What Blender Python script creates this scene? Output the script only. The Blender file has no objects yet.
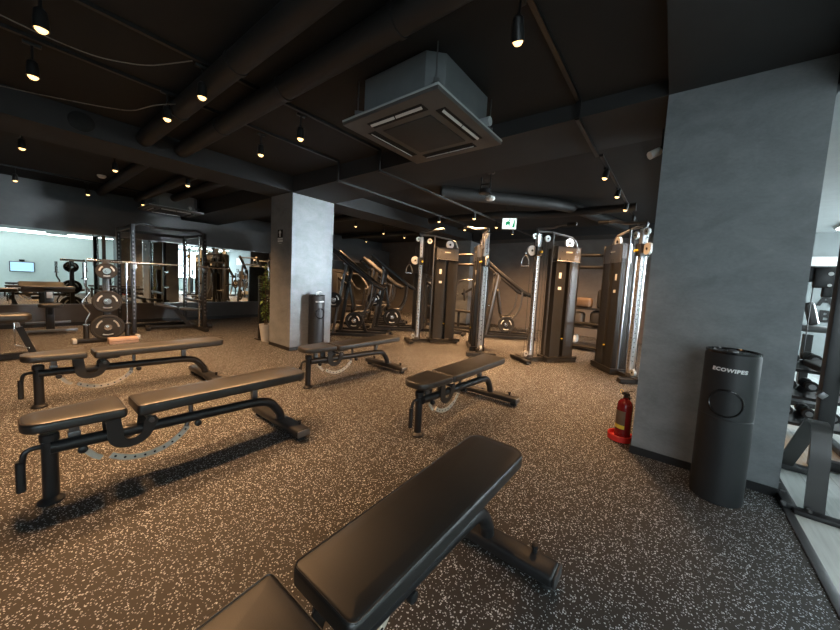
import bpy, bmesh, math, random
from mathutils import Matrix, Vector, Euler
random.seed(7)
PI = math.pi
scene = bpy.context.scene
COL = scene.collection

# ------------------------------------------------------------------ materials
MATS = {}
def mat(name, color, rough=0.5, metal=0.0, spec=0.5, coat=0.0, var=0.0, vscale=8.0, bump=0.0, bscale=60.0,
        emit=None, estr=0.0, rvar=0.0):
    if name in MATS: return MATS[name]
    m = bpy.data.materials.new(name); m.use_nodes = True
    nt = m.node_tree; N = nt.nodes; L = nt.links
    b = N['Principled BSDF']
    b.inputs['Base Color'].default_value = (*color, 1)
    b.inputs['Roughness'].default_value = rough
    b.inputs['Metallic'].default_value = metal
    b.inputs['Specular IOR Level'].default_value = spec
    b.inputs['Coat Weight'].default_value = coat
    b.inputs['Coat Roughness'].default_value = 0.38 if name == 'black_vinyl' else 0.15
    if emit:
        b.inputs['Emission Color'].default_value = (*emit, 1)
        b.inputs['Emission Strength'].default_value = estr
    tc = N.new('ShaderNodeTexCoord')
    if var > 0 or rvar > 0:
        no = N.new('ShaderNodeTexNoise'); no.inputs['Scale'].default_value = vscale
        no.inputs['Detail'].default_value = 5; no.inputs['Roughness'].default_value = .6
        L.new(tc.outputs['Object'], no.inputs['Vector'])
        if var > 0:
            mr = N.new('ShaderNodeMapRange'); mr.inputs[1].default_value = .3; mr.inputs[2].default_value = .7
            mr.inputs[3].default_value = 1 - var; mr.inputs[4].default_value = 1 + var
            L.new(no.outputs['Fac'], mr.inputs[0])
            mx = N.new('ShaderNodeVectorMath'); mx.operation = 'SCALE'; mx.inputs[0].default_value = color
            L.new(mr.outputs[0], mx.inputs['Scale']); L.new(mx.outputs[0], b.inputs['Base Color'])
        if rvar > 0:
            mr = N.new('ShaderNodeMapRange'); mr.inputs[1].default_value = .3; mr.inputs[2].default_value = .7
            mr.inputs[3].default_value = max(0, rough - rvar); mr.inputs[4].default_value = rough + rvar
            L.new(no.outputs['Fac'], mr.inputs[0]); L.new(mr.outputs[0], b.inputs['Roughness'])
    if bump > 0:
        n2 = N.new('ShaderNodeTexNoise'); n2.inputs['Scale'].default_value = bscale; n2.inputs['Detail'].default_value = 3
        L.new(tc.outputs['Object'], n2.inputs['Vector'])
        bp = N.new('ShaderNodeBump'); bp.inputs['Strength'].default_value = bump; bp.inputs['Distance'].default_value = .003
        L.new(n2.outputs['Fac'], bp.inputs['Height']); L.new(bp.outputs[0], b.inputs['Normal'])
    MATS[name] = m
    return m

def rubber_floor():
    m = bpy.data.materials.new('flecked_rubber'); m.use_nodes = True
    nt = m.node_tree; N = nt.nodes; L = nt.links; b = N['Principled BSDF']
    tc = N.new('ShaderNodeTexCoord')
    # wobble the coordinates so that granules are irregular
    wn = N.new('ShaderNodeTexNoise'); wn.inputs['Scale'].default_value = 160; wn.inputs['Detail'].default_value = 2
    L.new(tc.outputs['Object'], wn.inputs['Vector'])
    ws = N.new('ShaderNodeVectorMath'); ws.operation = 'SCALE'; ws.inputs['Scale'].default_value = .008
    L.new(wn.outputs['Color'], ws.inputs[0])
    wa = N.new('ShaderNodeVectorMath'); wa.operation = 'ADD'
    L.new(tc.outputs['Object'], wa.inputs[0]); L.new(ws.outputs[0], wa.inputs[1])
    masks = []
    for sc, frac, rad in ((112, .115, .36), (180, .12, .40)):
        v = N.new('ShaderNodeTexVoronoi'); v.voronoi_dimensions = '2D'; v.inputs['Scale'].default_value = sc
        L.new(wa.outputs[0], v.inputs['Vector'])
        sp = N.new('ShaderNodeSeparateColor'); L.new(v.outputs['Color'], sp.inputs[0])
        lt = N.new('ShaderNodeMath'); lt.operation = 'LESS_THAN'; lt.inputs[1].default_value = frac
        L.new(sp.outputs[0], lt.inputs[0])
        ld = N.new('ShaderNodeMath'); ld.operation = 'LESS_THAN'; ld.inputs[1].default_value = rad
        L.new(v.outputs['Distance'], ld.inputs[0])
        mu = N.new('ShaderNodeMath'); mu.operation = 'MULTIPLY'
        L.new(lt.outputs[0], mu.inputs[0]); L.new(ld.outputs[0], mu.inputs[1])
        mv = N.new('ShaderNodeMath'); mv.operation = 'MULTIPLY'
        mr = N.new('ShaderNodeMapRange'); mr.inputs[3].default_value = .45; mr.inputs[4].default_value = 1.0
        L.new(sp.outputs[1], mr.inputs[0]); L.new(mr.outputs[0], mv.inputs[0]); L.new(mu.outputs[0], mv.inputs[1])
        masks.append(mv)
    mx = N.new('ShaderNodeMath'); mx.operation = 'MAXIMUM'
    L.new(masks[0].outputs[0], mx.inputs[0]); L.new(masks[1].outputs[0], mx.inputs[1])
    # worn, dusty variation of the base rubber
    bn = N.new('ShaderNodeTexNoise'); bn.inputs['Scale'].default_value = 1.3; bn.inputs['Detail'].default_value = 6
    L.new(tc.outputs['Object'], bn.inputs['Vector'])
    br = N.new('ShaderNodeMix'); br.data_type = 'RGBA'
    br.inputs[6].default_value = (.030, .0265, .023, 1); br.inputs[7].default_value = (.050, .044, .038, 1)
    L.new(bn.outputs['Fac'], br.inputs[0])
    # seams between rubber mats
    sx = N.new('ShaderNodeSeparateXYZ'); L.new(tc.outputs['Object'], sx.inputs[0])
    seams = []
    for k, off in ((0, 10.29), (1, 10.05)):
        a = N.new('ShaderNodeMath'); a.operation = 'ADD'; a.inputs[1].default_value = off
        L.new(sx.outputs[k], a.inputs[0])
        f = N.new('ShaderNodeMath'); f.operation = 'PINGPONG'; f.inputs[1].default_value = .5 if k == 0 else 1.0
        L.new(a.outputs[0], f.inputs[0])
        l = N.new('ShaderNodeMath'); l.operation = 'LESS_THAN'; l.inputs[1].default_value = .0016
        L.new(f.outputs[0], l.inputs[0]); seams.append(l)
    sm = N.new('ShaderNodeMath'); sm.operation = 'MAXIMUM'
    L.new(seams[0].outputs[0], sm.inputs[0]); L.new(seams[1].outputs[0], sm.inputs[1])
    c1 = N.new('ShaderNodeMix'); c1.data_type = 'RGBA'; c1.inputs[7].default_value = (.76, .81, .85, 1)
    L.new(mx.outputs[0], c1.inputs[0]); L.new(br.outputs[2], c1.inputs[6])
    c2 = N.new('ShaderNodeMix'); c2.data_type = 'RGBA'; c2.inputs[7].default_value = (.012, .012, .012, 1)
    L.new(sm.outputs[0], c2.inputs[0]); L.new(c1.outputs[2], c2.inputs[6])
    L.new(c2.outputs[2], b.inputs['Base Color'])
    b.inputs['Roughness'].default_value = .62
    b.inputs['Specular IOR Level'].default_value = .35
    g = N.new('ShaderNodeTexNoise'); g.inputs['Scale'].default_value = 220
    L.new(tc.outputs['Object'], g.inputs['Vector'])
    bp = N.new('ShaderNodeBump'); bp.inputs['Strength'].default_value = .25; bp.inputs['Distance'].default_value = .002
    L.new(g.outputs['Fac'], bp.inputs['Height']); L.new(bp.outputs[0], b.inputs['Normal'])
    return m

def plank_floor():
    m = bpy.data.materials.new('pale_vinyl_planks'); m.use_nodes = True
    nt = m.node_tree; N = nt.nodes; L = nt.links; b = N['Principled BSDF']
    tc = N.new('ShaderNodeTexCoord')
    mp = N.new('ShaderNodeMapping'); mp.inputs['Rotation'].default_value = (0, 0, PI / 2); L.new(tc.outputs['Object'], mp.inputs[0])
    bt = N.new('ShaderNodeTexBrick'); bt.inputs['Scale'].default_value = 1
    bt.inputs['Brick Width'].default_value = 1.2; bt.inputs['Row Height'].default_value = .18
    bt.inputs['Mortar Size'].default_value = .0012
    bt.inputs['Color1'].default_value = (.50, .53, .51, 1); bt.inputs['Color2'].default_value = (.60, .63, .61, 1)
    bt.inputs['Mortar'].default_value = (.30, .32, .31, 1); L.new(mp.outputs[0], bt.inputs['Vector'])
    st = N.new('ShaderNodeMapping'); st.inputs['Scale'].default_value = (14, 1.2, 1); L.new(tc.outputs['Object'], st.inputs[0])
    no = N.new('ShaderNodeTexNoise'); no.inputs['Scale'].default_value = 3; no.inputs['Detail'].default_value = 6
    L.new(st.outputs[0], no.inputs['Vector'])
    mr = N.new('ShaderNodeMapRange'); mr.inputs[1].default_value = .3; mr.inputs[2].default_value = .7
    mr.inputs[3].default_value = .82; mr.inputs[4].default_value = 1.08; L.new(no.outputs['Fac'], mr.inputs[0])
    mx = N.new('ShaderNodeVectorMath'); mx.operation = 'SCALE'
    L.new(bt.outputs['Color'], mx.inputs[0]); L.new(mr.outputs[0], mx.inputs['Scale']); L.new(mx.outputs[0], b.inputs['Base Color'])
    b.inputs['Roughness'].default_value = .45
    return m

def concrete(name, c0, c1):
    m = bpy.data.materials.new(name); m.use_nodes = True
    nt = m.node_tree; N = nt.nodes; L = nt.links; b = N['Principled BSDF']
    tc = N.new('ShaderNodeTexCoord')
    mp = N.new('ShaderNodeMapping'); mp.inputs['Scale'].default_value = (1, 1, 1.6); L.new(tc.outputs['Object'], mp.inputs[0])
    n1 = N.new('ShaderNodeTexNoise'); n1.inputs['Scale'].default_value = 3.2; n1.inputs['Detail'].default_value = 10
    n1.inputs['Roughness'].default_value = .68; n1.inputs['Distortion'].default_value = .4
    L.new(mp.outputs[0], n1.inputs['Vector'])
    n2 = N.new('ShaderNodeTexNoise'); n2.inputs['Scale'].default_value = 45; n2.inputs['Detail'].default_value = 4
    L.new(mp.outputs[0], n2.inputs['Vector'])
    ad = N.new('ShaderNodeMath'); ad.operation = 'MULTIPLY_ADD'; ad.inputs[1].default_value = .25
    L.new(n2.outputs['Fac'], ad.inputs[0]); L.new(n1.outputs['Fac'], ad.inputs[2])
    mr = N.new('ShaderNodeMapRange'); mr.inputs[1].default_value = .42; mr.inputs[2].default_value = .84
    L.new(ad.outputs[0], mr.inputs[0])
    mx = N.new('ShaderNodeMix'); mx.data_type = 'RGBA'; mx.inputs[6].default_value = (*c0, 1); mx.inputs[7].default_value = (*c1, 1)
    L.new(mr.outputs[0], mx.inputs[0]); L.new(mx.outputs[2], b.inputs['Base Color'])
    b.inputs['Roughness'].default_value = .62
    bp = N.new('ShaderNodeBump'); bp.inputs['Strength'].default_value = .12; bp.inputs['Distance'].default_value = .004
    L.new(ad.outputs[0], bp.inputs['Height']); L.new(bp.outputs[0], b.inputs['Normal'])
    return m

M_FLOOR = rubber_floor(); M_PLANK = plank_floor()
M_PILLAR = concrete('grey_concrete_paper', (.150, .163, .175), (.245, .260, .272))
M_WALL = concrete('charcoal_wall', (.075, .076, .078), (.10, .101, .103))
M_CEIL = mat('dark_ceiling_paint', (.013, .012, .0115), .85, var=.15, vscale=3)
M_BEAM = mat('dark_grey_beam_paint', (.022, .0225, .0235), .8, var=.12, vscale=2.5)
M_PIPE = mat('dark_pipe_paint', (.014, .013, .0125), .6, var=.1)
M_BACK = concrete('brown_grey_wall', (.125, .112, .104), (.165, .150, .140))
M_DADO = mat('brown_grey_panel', (.062, .056, .052), .5, var=.12, vscale=4)
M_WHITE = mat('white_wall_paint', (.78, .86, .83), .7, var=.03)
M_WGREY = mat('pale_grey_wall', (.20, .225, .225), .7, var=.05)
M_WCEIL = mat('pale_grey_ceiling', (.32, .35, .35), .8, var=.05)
M_BASEB = mat('dark_baseboard', (.014, .0145, .016), .4, rvar=.05)
M_BLACK = mat('black_powder_coat', (.018, .018, .019), .38, bump=.05, bscale=300, rvar=.06)
M_SHROUD = mat('gunmetal_shroud', (.046, .045, .044), .34, metal=.35, rvar=.06, vscale=5)
M_SATIN = mat('satin_grey_steel', (.20, .20, .205), .32, metal=.75, rvar=.06)
M_CHROME = mat('polished_chrome', (.72, .72, .73), .16, metal=1.0, rvar=.05)
M_RAIL = mat('brushed_steel_rail', (.62, .62, .63), .32, metal=.85, rvar=.08, vscale=30)
M_SILVER = mat('pale_silver_plate', (.62, .63, .62), .38, metal=.3, rvar=.05)
M_ARC = mat('cream_metal_plate', (.72, .66, .55), .4, metal=.2, rvar=.05)
M_STEEL = mat('mid_grey_steel', (.11, .11, .112), .35, metal=.5, rvar=.06)
M_VINYL = mat('black_vinyl', (.016, .015, .0138), .42, spec=.9, coat=.35, bump=.08, bscale=260, rvar=.05, vscale=4)
M_RUBBER = mat('black_rubber', (.016, .016, .016), .75, bump=.1, bscale=120)
M_GRIP = mat('ribbed_black_grip', (.014, .014, .014), .6, bump=.2, bscale=90)
M_HOLE = mat('dark_hole', (.006, .006, .006), .8, rvar=.05)
M_BIN = mat('matte_black_plastic', (.016, .018, .020), .52, rvar=.05, bump=.04, bscale=400)
M_GLOSSB = mat('gloss_black_plastic', (.010, .010, .011), .14, rvar=.04)
M_LETTER = mat('white_lettering', (.85, .86, .86), .5, var=.02)
M_RED = mat('red_enamel', (.20, .008, .012), .25, coat=.4, rvar=.05)
M_REDTRAY = mat('red_plastic', (.62, .035, .03), .4, rvar=.05)
M_YELLOW = mat('yellow_plastic', (.75, .55, .06), .4, rvar=.05)
M_LABEL = mat('pale_paper_label', (.58, .55, .48), .6, var=.1, vscale=40)
M_ACB = mat('grey_sheet_metal', (.20, .215, .225), .5, metal=.3, var=.08, vscale=5)
M_ACP = mat('dark_grille_panel', (.085, .080, .076), .55, rvar=.05)
M_ACEDGE = mat('pale_panel_edge', (.42, .45, .46), .5, var=.05)
M_ACG = mat('air_intake_mesh', (.035, .037, .038), .7, bump=.4, bscale=250)
M_LOUVRE = mat('pale_louvre', (.62, .62, .60), .45, var=.05)
M_WOOD = mat('pale_wood', (.52, .37, .30), .5, var=.15, vscale=12)
M_LEAF = mat('green_leaf', (.10, .17, .035), .5, var=.4, vscale=14)
M_STEM = mat('brown_stem', (.09, .06, .03), .8, var=.2)
M_POT = mat('pale_ceramic', (.50, .50, .48), .45, var=.06)
M_SOIL = mat('dark_soil', (.03, .02, .015), .95, bump=.5, bscale=80)
M_SCREEN = mat('lit_screen', (.3, .45, .55), .3, emit=(.50, .78, .98), estr=1.0, rvar=.02)
M_BULB = mat('warm_lamp_glow', (1, .8, .5), .4, emit=(1.0, .60, .23), estr=3.4, rvar=.02)
M_TUBE = mat('cool_tube_glow', (1, 1, 1), .4, emit=(.86, .97, 1.0), estr=12, rvar=.02)
M_EXITW = mat('lit_sign_white', (.9, .95, .92), .4, emit=(.85, 1.0, .95), estr=1.4, rvar=.02)
M_EXITG = mat('lit_sign_green', (.02, .35, .15), .4, emit=(.02, .45, .20), estr=.5, rvar=.02)
M_FABRIC = mat('dark_fabric', (.03, .03, .032), .9, bump=.4, bscale=150)
M_CARD = mat('brown_leather', (.16, .11, .075), .55, var=.15)
M_CLEAR = mat('clear_cable_sheath', (.20, .17, .14), .3, rvar=.05)
M_TRACK = mat('black_track', (.012, .012, .012), .4, rvar=.04)
M_LENS = mat('white_plastic', (.7, .7, .68), .4, var=.03)

def mirror_mat():
    m = bpy.data.materials.new('mirror_glass'); m.use_nodes = True
    nt = m.node_tree; b = nt.nodes['Principled BSDF']
    b.inputs['Base Color'].default_value = (.84, .90, .885, 1)
    b.inputs['Metallic'].default_value = 1; b.inputs['Roughness'].default_value = 0.0
    n = nt.nodes.new('ShaderNodeTexNoise'); n.inputs['Scale'].default_value = 2
    tc = nt.nodes.new('ShaderNodeTexCoord'); nt.links.new(tc.outputs['Object'], n.inputs['Vector'])
    mr = nt.nodes.new('ShaderNodeMapRange'); mr.inputs[3].default_value = 0; mr.inputs[4].default_value = .012
    nt.links.new(n.outputs['Fac'], mr.inputs[0]); nt.links.new(mr.outputs[0], b.inputs['Roughness'])
    return m
M_MIRROR = mirror_mat()

# ------------------------------------------------------------------ mesh builder
def bend(pts, rad, n=5):
    """round the corners of a polyline"""
    P = [Vector(p) for p in pts]; out = [P[0]]
    for i in range(1, len(P) - 1):
        a, b, c = P[i - 1], P[i], P[i + 1]
        d1 = (a - b); d2 = (c - b)
        r = min(rad, d1.length * .49, d2.length * .49)
        s = b + d1.normalized() * r; e = b + d2.normalized() * r
        for k in range(n + 1):
            t = k / n
            out.append(s * (1 - t) ** 2 + b * 2 * t * (1 - t) + e * t * t)
    out.append(P[-1]); return out

class MB:
    def __init__(s): s.bm = bmesh.new(); s.mi = 0
    def _f(s, vs):
        try:
            f = s.bm.faces.new(vs); f.material_index = s.mi; return f
        except ValueError: return None
    def box(s, c, size, rot=None, bevel=0.0, seg=2, mx=None):
        r = bmesh.ops.create_cube(s.bm, size=1.0); vs = r['verts']
        M = Matrix.Translation(c)
        if rot is not None: M = M @ Euler(rot).to_matrix().to_4x4()
        if mx is not None: M = Matrix.Translation(c) @ mx.to_4x4()
        M = M @ Matrix.Diagonal((*size, 1))
        for v in vs: v.co = M @ v.co
        fs = {f for v in vs for f in v.link_faces}
        for f in fs: f.material_index = s.mi
        if bevel > 0:
            es = list({e for v in vs for e in v.link_edges})
            r = bmesh.ops.bevel(s.bm, geom=es, offset=min(bevel, min(size) * .45), segments=seg, affect='EDGES', profile=.5)
            for f in r['faces']: f.material_index = s.mi
        return s
    def bar(s, p0, p1, w, h, up=(0, 0, 1), bevel=.004):
        """rectangular bar between two points, h along 'up'"""
        a, b = Vector(p0), Vector(p1); d = b - a; L = d.length; d.normalize()
        u = Vector(up); x = d.cross(u)
        if x.length < 1e-4: x = d.cross(Vector((0, 1, 0)))
        x.normalize(); u = x.cross(d)
        mx = Matrix((x, d, u)).transposed()
        return s.box((a + b) / 2, (w, L, h), mx=mx, bevel=bevel)
    def cyl(s, p0, p1, r0, r1=None, seg=16):
        r1 = r0 if r1 is None else r1
        a, b = Vector(p0), Vector(p1); d = (b - a).normalized()
        x = d.orthogonal().normalized(); y = d.cross(x)
        A = []; B = []
        for k in range(seg):
            t = 2 * PI * k / seg; w = x * math.cos(t) + y * math.sin(t)
            A.append(s.bm.verts.new(a + w * r0)); B.append(s.bm.verts.new(b + w * r1))
        for k in range(seg):
            j = (k + 1) % seg; s._f((A[k], A[j], B[j], B[k]))
        s._f(A[::-1]); s._f(B); return s
    def tube(s, pts, r, seg=10, closed=False, flat=1.0):
        P = [Vector(p) for p in pts]; n = len(P); rings = []
        def tan(i):
            if closed: return (P[(i + 1) % n] - P[i - 1]).normalized()
            if i == 0: return (P[1] - P[0]).normalized()
            if i == n - 1: return (P[-1] - P[-2]).normalized()
            return ((P[i + 1] - P[i]).normalized() + (P[i] - P[i - 1]).normalized()).normalized()
        t0 = tan(0); x = t0.orthogonal().normalized()
        for i in range(n):
            t = tan(i); x = (x - t * x.dot(t)).normalized(); y = t.cross(x)
            rr = r[i] if isinstance(r, (list, tuple)) else r
            rings.append([s.bm.verts.new(P[i] + x * rr * math.cos(2 * PI * k / seg) + y * rr * flat * math.sin(2 * PI * k / seg)) for k in range(seg)])
        m = n if closed else n - 1
        for i in range(m):
            A, B = rings[i], rings[(i + 1) % n]
            for k in range(seg):
                j = (k + 1) % seg; s._f((A[k], A[j], B[j], B[k]))
        if not closed: s._f(rings[0][::-1]); s._f(rings[-1])
        return s
    def strip(s, pts, w, t, side):
        """flat strap of width w (along 'side') and thickness t following a polyline"""
        P = [Vector(p) for p in pts]; sd = Vector(side).normalized(); rings = []
        for i, p in enumerate(P):
            a = P[max(0, i - 1)]; b = P[min(len(P) - 1, i + 1)]
            nrm = (b - a).normalized().cross(sd).normalized()
            rings.append([s.bm.verts.new(p + sd * w / 2 * q + nrm * t / 2 * o) for q, o in ((-1, -1), (1, -1), (1, 1), (-1, 1))])
        for A, B in zip(rings, rings[1:]):
            for k in range(4):
                j = (k + 1) % 4; s._f((A[k], A[j], B[j], B[k]))
        s._f(rings[0][::-1]); s._f(rings[-1]); return s
    def lathe(s, prof, c=(0, 0, 0), seg=28, mx=None, flat=1.0):
        mx = mx or Matrix.Identity(3); c = Vector(c); rings = []
        for r, z in prof:
            if r < 1e-5: rings.append([s.bm.verts.new(c + mx @ Vector((0, 0, z)))])
            else: rings.append([s.bm.verts.new(c + mx @ Vector((r * math.cos(2 * PI * k / seg), r * flat * math.sin(2 * PI * k / seg), z))) for k in range(seg)])
        for A, B in zip(rings, rings[1:]):
            for k in range(seg):
                j = (k + 1) % seg
                if len(A) == 1 and len(B) == 1: continue
                if len(A) == 1: s._f((A[0], B[j], B[k]))
                elif len(B) == 1: s._f((A[k], A[j], B[0]))
                else: s._f((A[k], A[j], B[j], B[k]))
        if len(rings[0]) > 1: s._f(rings[0][::-1])
        if len(rings[-1]) > 1: s._f(rings[-1])
        return s
    def prism(s, poly, o, ax, ay, thick, az=None):
        """extrude a 2-D polygon lying in axes ax, ay through 'thick' centred on origin o"""
        o = Vector(o); ax = Vector(ax); ay = Vector(ay); az = Vector(az) if az else ax.cross(ay)
        A = [s.bm.verts.new(o + ax * x + ay * y - az * thick / 2) for x, y in poly]
        B = [s.bm.verts.new(o + ax * x + ay * y + az * thick / 2) for x, y in poly]
        n = len(poly)
        for k in range(n):
            j = (k + 1) % n; s._f((A[k], A[j], B[j], B[k]))
        fa = s._f(A[::-1]); fb = s._f(B)
        bmesh.ops.triangulate(s.bm, faces=[f for f in (fa, fb) if f]); return s
    def cushion(s, outline, z0, z1, rnd=.02, crown=.004, mx=None, c=(0, 0, 0)):
        """padded slab: outline(inset)->list of (x,y); rounded rims; slightly crowned top"""
        mx = mx or Matrix.Identity(3); c = Vector(c); lay = []
        n = 5
        for k in range(n + 1):
            a = PI / 2 * k / n; lay.append((rnd * (1 - math.sin(a)), z0 + rnd * (1 - math.cos(a))))
        for k in range(n + 1):
            a = PI / 2 * k / n; lay.append((rnd * (1 - math.cos(a)), z1 - rnd * (1 - math.sin(a))))
        lay += [(rnd * 1.8, z1 + crown * .5), (rnd * 3, z1 + crown)]
        rings = [[s.bm.verts.new(c + mx @ Vector((x, y, z))) for x, y in outline(i)] for i, z in lay]
        for A, B in zip(rings, rings[1:]):
            m = len(A)
            for k in range(m):
                j = (k + 1) % m; s._f((A[k], A[j], B[j], B[k]))
        s._f(rings[0][::-1]); s._f(rings[-1]); return s
    def quad(s, pts):
        s._f([s.bm.verts.new(p) for p in pts]); return s
    def build(s, name, m, parent=None, angle=35):
        bmesh.ops.recalc_face_normals(s.bm, faces=s.bm.faces)
        me = bpy.data.meshes.new(name); s.bm.to_mesh(me); s.bm.free()
        for q in (m if isinstance(m, (list, tuple)) else [m]): me.materials.append(q)
        for p in me.polygons: p.use_smooth = True
        me.set_sharp_from_angle(angle=math.radians(angle))
        o = bpy.data.objects.new(name, me); COL.objects.link(o)
        if parent is not None: o.parent = parent
        return o

def taper_outline(y0, y1, w0, w1, r0, r1, n=6):
    """rounded quadrilateral pad outline from y0 (half width w0) to y1 (half width w1)"""
    def f(i):
        a, b = y0 + i, y1 - i; u, v = w0 - i, w1 - i
        ra, rb = max(r0 - i, .004), max(r1 - i, .004); out = []
        for cx, cy, r, t0 in ((-u + ra, a + ra, ra, PI), (u - ra, a + ra, ra, 1.5 * PI), (v - rb, b - rb, rb, 0), (-v + rb, b - rb, rb, .5 * PI)):
            for k in range(n + 1):
                t = t0 + .5 * PI * k / n; out.append((cx + r * math.cos(t), cy + r * math.sin(t)))
        return out
    return f

def thing(name, label, cat, loc=(0, 0, 0), rz=0, group=None):
    o = bpy.data.objects.new(name, None); COL.objects.link(o)
    o.empty_display_size = .1; o.location = loc; o.rotation_euler = (0, 0, rz)
    o['label'] = label; o['category'] = cat
    if group: o['group'] = group
    return o
def tag(o, label, cat, group=None):
    o['label'] = label; o['category'] = cat
    if group: o['group'] = group
    return o
def struct(name, mb, m):
    o = mb.build(name, m); o['kind'] = 'structure'; return o
def dup(root, label, loc=None, rz=None):
    def rec(o, par):
        c = o.copy(); COL.objects.link(c)
        if par is not None: c.parent = par
        for ch in list(o.children):
            rec(ch, c)
        return c
    r = rec(root, None); r['label'] = label
    if loc is not None: r.location = loc
    if rz is not None: r.rotation_euler = (0, 0, rz)
    return r
def text_bm(body, size, depth=.002, thick=0.0, squash=1.0):
    cu = bpy.data.curves.new('lettering', 'FONT'); cu.body = body; cu.size = size; cu.align_x = 'CENTER'; cu.align_y = 'CENTER'
    cu.extrude = depth; cu.offset = thick; cu.resolution_u = 3; cu.space_character = 1.14
    o = bpy.data.objects.new('lettering_source', cu); COL.objects.link(o)
    dg = bpy.context.evaluated_depsgraph_get()
    me = bpy.data.meshes.new_from_object(o.evaluated_get(dg))
    b = MB(); b.bm.from_mesh(me)
    for v in b.bm.verts: v.co.x *= squash
    bpy.data.objects.remove(o); bpy.data.curves.remove(cu); bpy.data.meshes.remove(me)
    return b

# ------------------------------------------------------------------ camera (calibrated against the room's vanishing points)
R = [[0.79681318, 0.09119972, -0.59730341], [0.60172016, -0.02983736, 0.79814947], [0.05496905, -0.99538552, -0.07865152]]
cam = bpy.data.cameras.new('camera'); co = bpy.data.objects.new('camera', cam); COL.objects.link(co)
rx = Vector((R[0][0], R[1][0], R[2][0])); ry = Vector((R[0][1], R[1][1], R[2][1])); rz_ = Vector((R[0][2], R[1][2], R[2][2]))
mw = Matrix((rx, -ry, -rz_)).transposed().to_4x4(); mw.translation = (0, 0, 1.3)
co.matrix_world = mw
cam.sensor_fit = 'HORIZONTAL'; cam.sensor_width = 36; cam.lens = 321 / 840 * 36
cam.shift_x = -(430 - 420) / 840; cam.shift_y = (308 - 315) / 840
cam.clip_start = .02
scene.camera = co

# ------------------------------------------------------------------ room shell
XL, XR, YF, YB, ZC = -9.9, 4.0, -3.2, 10.1, 2.92
def bx(x0, x1, y0, y1, z0, z1):
    return MB().box(((x0 + x1) / 2, (y0 + y1) / 2, (z0 + z1) / 2), (x1 - x0, y1 - y0, z1 - z0))
struct('floor_rubber', bx(XL - .6, .68, YF, YB, -.06, 0), M_FLOOR)
struct('floor_vinyl', bx(.68, XR + .1, YF, YB, -.06, 0), M_PLANK)
t = MB(); t.box((.700, (YF + 3.05) / 2, .004), (.045, 3.05 - YF, .008), bevel=.003); struct('trim_1', t, M_SATIN)
struct('ceiling', bx(XL - .6, XR + .1, YF, YB, ZC, ZC + .1), M_CEIL)
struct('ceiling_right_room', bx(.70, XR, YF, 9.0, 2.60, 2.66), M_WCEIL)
struct('wall_left', bx(XL - .6, XL - .5, YF, YB, 0, ZC), M_WALL)
b = MB(); b.box((XL - .25, (YF + YB) / 2, 1.26), (.5, YB - YF, 2.52)); struct('wall_left_facing', b, M_WALL)
struct('wall_back', bx(XL - .6, .7, YB, YB + .1, 0, ZC), M_BACK)
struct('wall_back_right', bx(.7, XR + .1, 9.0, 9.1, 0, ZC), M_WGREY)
struct('wall_right', bx(XR, XR + .1, YF, 9.1, 0, ZC), M_WHITE)
struct('wall_front', bx(XL - .6, XR + .1, YF - .1, YF, 0, ZC), M_WALL)
struct('wall_partition', bx(.62, .70, 9.0, YB, 0, ZC), M_WALL)
b = MB(); b.box((XL + .012, (YF + YB) / 2, .22), (.024, YB - YF, .44)); struct('trim_2', b, M_DADO)
b = MB(); b.box((XL + .03, (YF + YB) / 2, .04), (.012, YB - YF, .08)); struct('baseboard_left', b, M_BASEB)

M_DAY = mat('daylight_pane', (.8, .9, 1), .3, emit=(.80, .93, 1.0), estr=1.0, rvar=.02)
def window(n, o, ax, w, h, strength):
    """glazed opening: o = lower left corner, ax = direction along the wall"""
    m = M_DAY.copy(); m.name = 'daylight_pane'; m.node_tree.nodes['Principled BSDF'].inputs['Emission Strength'].default_value = strength
    o, ax = Vector(o), Vector(ax); nz = ax.cross(Vector((0, 0, 1)))
    b = MB(); b.bar(o + Vector((0, 0, h / 2)), o + ax * w + Vector((0, 0, h / 2)), .01, h, bevel=0); struct('window_%d' % n, b, m)
    b = MB()
    for k in range(4):
        p = o + ax * (w * k / 3); b.bar(p, p + Vector((0, 0, h)), .05, .05, up=ax, bevel=0)
    for z in (0, h * .62, h): b.bar(o + Vector((0, 0, z)), o + ax * w + Vector((0, 0, z)), .05, .05, bevel=0)
    struct('trim_%d' % (n + 4), b, M_SATIN)
window(1, (1.0, YF + .012, .35), (1, 0, 0), 2.8, 2.0, 4.2)
window(2, (XR - .012, 5.4, .75), (0, 1, 0), 3.3, 1.65, 14)
def pillar_fill(loc, rot, w, h, power, spread):  # added unseen lamp at the window, narrow beam brightening the left pillar's side
    L = bpy.data.lights.new('pillar_fill', 'AREA'); L.shape = 'RECTANGLE'; L.size = w; L.size_y = h; L.energy = power; L.color = (.80, .93, 1.0); L.spread = math.radians(spread)
    o = bpy.data.objects.new('pillar_fill', L); COL.objects.link(o); o.location = loc; o.rotation_euler = rot
pillar_fill((XR - .06, 7.05, 1.57), Vector((-9.1, -3.7, .05)).to_track_quat('-Z', 'Y').to_euler(), 2.6, 1.4, 120, 18)

# pillars
def pillar(name, x0, x1, y0, y1, h):
    struct(name, bx(x0, x1, y0, y1, 0, h), M_PILLAR)
    b = MB(); e = .008
    b.box(((x0 + x1) / 2, (y0 + y1) / 2, .03), (x1 - x0 + 2 * e, y1 - y0 + 2 * e, .06))
    struct('baseboard_' + name, b, M_BASEB)
pillar('pillar_right', -.157, .681, 3.07, 3.91, ZC)
pillar('pillar_left', -5.85, -5.147, 2.926, 3.74, ZC)
pillar('pillar_far', -5.85, -5.147, 8.83, 9.75, ZC)
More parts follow.
